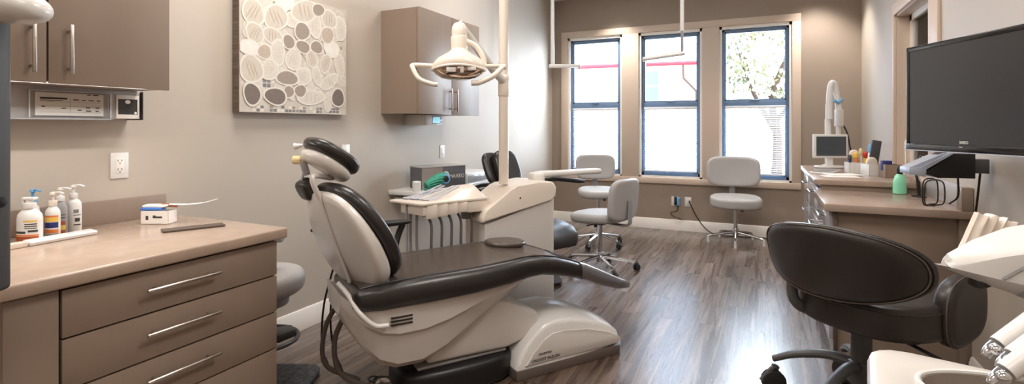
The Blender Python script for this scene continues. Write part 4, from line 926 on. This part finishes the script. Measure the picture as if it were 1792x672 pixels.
b = MB(); b.cyl((HX, HY, .2), (HX, HY, .445), .042, n=22); b.cyl((HX, HY, .16), (HX, HY, .26), .055, n=22, bev=.006); b.build('column', M['dgrey'], bc)
for k in range(5):
    a = R(205+72*k); c, s_ = math.cos(a), math.sin(a); rad = .36
    b = MB(); b.tube([(HX, HY, .235), (HX+c*.12, HY+s_*.12, .25), (HX+c*.26, HY+s_*.26, .215), (HX+c*rad, HY+s_*rad, .165)], lambda q: .03-.01*q, 12, 6, flat=.75); lg = b.build('leg', M['dgrey'], bc)
    caster(lg, HX+c*rad, HY+s_*rad, az=a+.6, r=.055)

# ------------------------------------------------------------------ foreground right: cuspidor and delivery head
cu = thing('cuspidor_unit', 'white rounded cuspidor cabinet with an oval basin at the lower right corner', 'cuspidor', (.19, 1.30, 0), -8)
def rr(x0, x1, y0, y1, r, n=6):
    o = []
    for cx, cy, a0 in ((x1-r, y1-r, 0), (x0+r, y1-r, 90), (x0+r, y0+r, 180), (x1-r, y0+r, 270)):
        for i in range(n+1): a = R(a0+90*i/n); o.append((cx+r*math.cos(a), cy+r*math.sin(a)))
    return o
outl = [(x, y+.02*math.sin(PI*min(1, x/.3))-.35*max(0, x-.2)**2) for x, y in rr(0, .56, -.36, 0, .05, 8)]; ol = outl + [outl[0]]; seg = [math.dist(ol[i], ol[i+1]) for i in range(len(outl))]; per = sum(seg); res = []
for k in range(72):
    d = per*k/72; i = 0
    while d > seg[i]: d -= seg[i]; i += 1
    f = d/seg[i]; res.append((ol[i][0]*(1-f)+ol[i+1][0]*f, ol[i][1]*(1-f)+ol[i+1][1]*f))
outl = res
cx_, cy_ = .285, -.135
def oval(k):
    o = []
    for x, y in outl:
        a = math.atan2((y-cy_)/.12, (x-cx_)/.21); o.append((cx_+.205*k*math.cos(a), cy_+.105*k*math.sin(a)))
    return o
b = MB()
def ins(d): return [(.28+(x-.28)*(1-d/.28), -.18+(y+.18)*(1-d/.18)) for x, y in outl]
rings = [[(x, y, 0) for x, y in ins(.03)], [(x, y, .78) for x, y in ins(.012)], [(x, y, .80) for x, y in ins(.0)], [(x, y, .835) for x, y in ins(0)], [(x, y, .846) for x, y in ins(.004)], [(x, y, .85) for x, y in ins(.014)], [(x, y, .85) for x, y in oval(1.06)], [(x, y, .846) for x, y in oval(1.0)]]
b.loft(rings, True, False); b.build('body', M['shell'], cu, sharp=45)
b = MB(); b.loft([[(x, y, z) for x, y in oval(k)] for k, z in ((1.0, .847), (.97, .83), (.88, .79), (.6, .765), (.12, .758))], False, True); bs = b.build('basin', M['basin'], cu, sharp=60)
b = MB(); b.tube([(x, y, .85) for x, y in oval(1.03)[::2]], .005, 8, 3, closed=True); b.build('basin_rim', M['white'], bs)
MB().cyl((cx_, cy_, .757), (cx_, cy_, .763), .018, n=16).build('drain', M['chrome'], bs)

dh = thing('hanging_delivery_head', 'large white wedge shaped delivery head at the right edge', 'dental delivery head', (.362, 1.452, 0), YAW)
b = MB()
def dsec(x, y0, y1, zt, zb): return [(x, y0, zb+(zt-zb)*.25), (x, y0, zt-.012), (x, y0+.012, zt), (x, y1-.012, zt+.01), (x, y1, zt-.004), (x, y1, zb+(zt-zb)*.4), (x, (y0+y1)/2+.03, zb), (x, y0+.03, zb)]
b.loft([dsec(*q) for q in ((0, 0, .02, 1.002, .99), (.012, -.008, .03, 1.008, .984), (.09, -.03, .055, 1.033, .952), (.19, -.055, .08, 1.056, .917), (.33, -.08, .1, 1.072, .885), (.46, -.09, .12, 1.08, .87))]); b.build('housing', M['white'], dh, sharp=40)
MB().tube([(.09, -.033, .975), (.14, -.045, 1.01), (.2, -.06, 1.04), (.3, -.077, 1.055)], .003, 6).build('seam', M['gplast'], dh)
MB().lathe([(0, 0), (.02, .002), (.02, .02), (.012, .026)], (.085, .02, .968), (0, 0, -1)).build('knob', M['black'], dh)
b = MB(); b.cyl((.46, .06, .9), (.46, .06, H-.002), .03, n=18); b.build('ceiling_post', M['white'], dh)
b = MB()
for k in range(1): b.loft([[(.045+.16*u_, .14+.03*math.sin(u_*22), 1.02+.0*u_+v_*(.125+.02*u_)*(1 if True else 1)) for v_ in (0, .5, .9, 1)] for u_ in [i/24 for i in range(25)]], False, False, False)
b.bm.free(); b = MB()
for u0, (x, zb, zt) in enumerate(((.045, 1.0, 1.02),)): pass
P_ = []
for i in range(22):
    u_ = i/21; P_.append([( .165+.05*v_+u_*.09, .16+.007*math.sin(u_*24+v_), .985+.10*v_-.008*abs(math.sin(u_*9))*v_-.02*u_*u_) for v_ in [k/6 for k in range(7)]])
rings = [p+[(x, y+.014, z) for x, y, z in reversed(p)] for p in P_]
b.loft(rings); pd = tag(b.build('ribbed_pad', M['cream'], sharp=60), 'cream ribbed pad standing behind the white delivery head', 'pad'); pd.location = dh.location; pd.rotation_euler = dh.rotation_euler
# hand pieces under the head
hold = MB(); hold.box(.14, .34, -.2, .0, .93, .95, .006); hold.build('instrument_rest', M['gplast'], dh)
for i, (x, y, z, lab) in enumerate(((.397, 1.292, .888, 'white handpiece with a chrome tip, uppermost of the three'), (.402, 1.243, .886, 'white handpiece in the middle of the three at the right edge'), (.372, 1.178, .88, 'white handpiece lowest of the three at the right edge'))):
    q = thing('hanging_handpiece', lab, 'handpiece', (x, y, z), YAW, 'handpieces under the delivery head')
    d = Vector((.105, .0, .075)); MB().tube([(0, 0, 0), d*.5, d, d*2], lambda k: .0165+.003*k, 14, 4).build('barrel', M['white'], q)
    b = MB(); b.tube([(-.004, 0, -.003), (-.018, 0, -.012), (-.024, 0, -.022)], lambda k: .013-.004*k, 12, 4); b.ball((-.012, -.008, -.006), .012); b.build('tip', M['chrome'], q)

# ------------------------------------------------------------------ light
def area(name, loc, rot, sx, sy, e, col):
    l = bpy.data.lights.new(name, 'AREA'); l.shape = 'RECTANGLE'; l.size = sx; l.size_y = sy; l.energy = e; l.color = col
    o = bpy.data.objects.new(name, l); C.objects.link(o); o.location = loc; o.rotation_euler = rot; return o
WARM = (1, .95, .90)
for x in (-1.9, 0.1):
    for y in (-.4, 1.9, 4.2): area('ceiling_light', (x, y, H-.02), (0, 0, 0), .9, .9, 13 if (y < 1 and x > 0) else (24 if y < 1 else 26) if y < 4 else 12, WARM)
for x in (-1.75, .5):
    s = bpy.data.lights.new('downlight', 'SPOT'); s.energy = 75; s.spot_size = R(95); s.spot_blend = .7; s.color = WARM; s.shadow_soft_size = .05
    o = bpy.data.objects.new('downlight', s); C.objects.link(o); o.location = (x, 6.45, H-.03)
area('under_cabinet_fill', (XL+.27, .95, 1.455), (0, R(-25), 0), .03, .8, 2.6, (1, .97, .94))  # added fill without a visible fitting, brightens the form and panel under the cabinet
area('corridor_fill', (XR+.7, 4.6, H-.05), (0, 0, 0), .5, 1.5, 14, (1, .95, .88))  # unseen fill added to light the wall behind the interior window
for x0, x1 in WIN:
    o = area('sky_portal', ((x0+x1)/2, YB+.2, (WZ0+WZ1)/2), (R(-90), 0, 0), x1-x0, WZ1-WZ0, 1, (1, 1, 1)); o.data.cycles.is_portal = True
w = bpy.data.worlds.new('sky'); bpy.context.scene.world = w; w.use_nodes = True
nt = w.node_tree; bg = nt.nodes['Background']; bg.inputs[1].default_value = 20
tc = nt.nodes.new('ShaderNodeTexCoord'); sp = nt.nodes.new('ShaderNodeSeparateXYZ'); rp = nt.nodes.new('ShaderNodeValToRGB')
rp.color_ramp.elements[0].position = .0; rp.color_ramp.elements[0].color = (.80, .90, 1, 1); rp.color_ramp.elements[1].position = .8; rp.color_ramp.elements[1].color = (.66, .83, 1, 1)
nt.links.new(tc.outputs['Generated'], sp.inputs[0]); nt.links.new(sp.outputs['Z'], rp.inputs[0]); nt.links.new(rp.outputs[0], bg.inputs[0])

# ------------------------------------------------------------------ camera
cd = bpy.data.cameras.new('camera'); cd.sensor_width = 36; cd.lens = 917/1792*36; cd.shift_y = -114/1792; cd.clip_start = .03
cam = bpy.data.objects.new('camera', cd); C.objects.link(cam); cam.location = (0, 0, 1.3); cam.rotation_euler = (R(90), 0, R(YAW))
sc = bpy.context.scene; sc.camera = cam
vs = sc.view_settings; vs.view_transform = 'Standard'; vs.look = 'None'; vs.exposure = .58; vs.gamma = 1; vs.use_curve_mapping = False
sc.cycles.max_bounces = 8; sc.cycles.diffuse_bounces = 5; sc.cycles.transparent_max_bounces = 12; sc.cycles.caustics_reflective = False; sc.cycles.caustics_refractive = False
sc.cycles.sample_clamp_indirect = 6
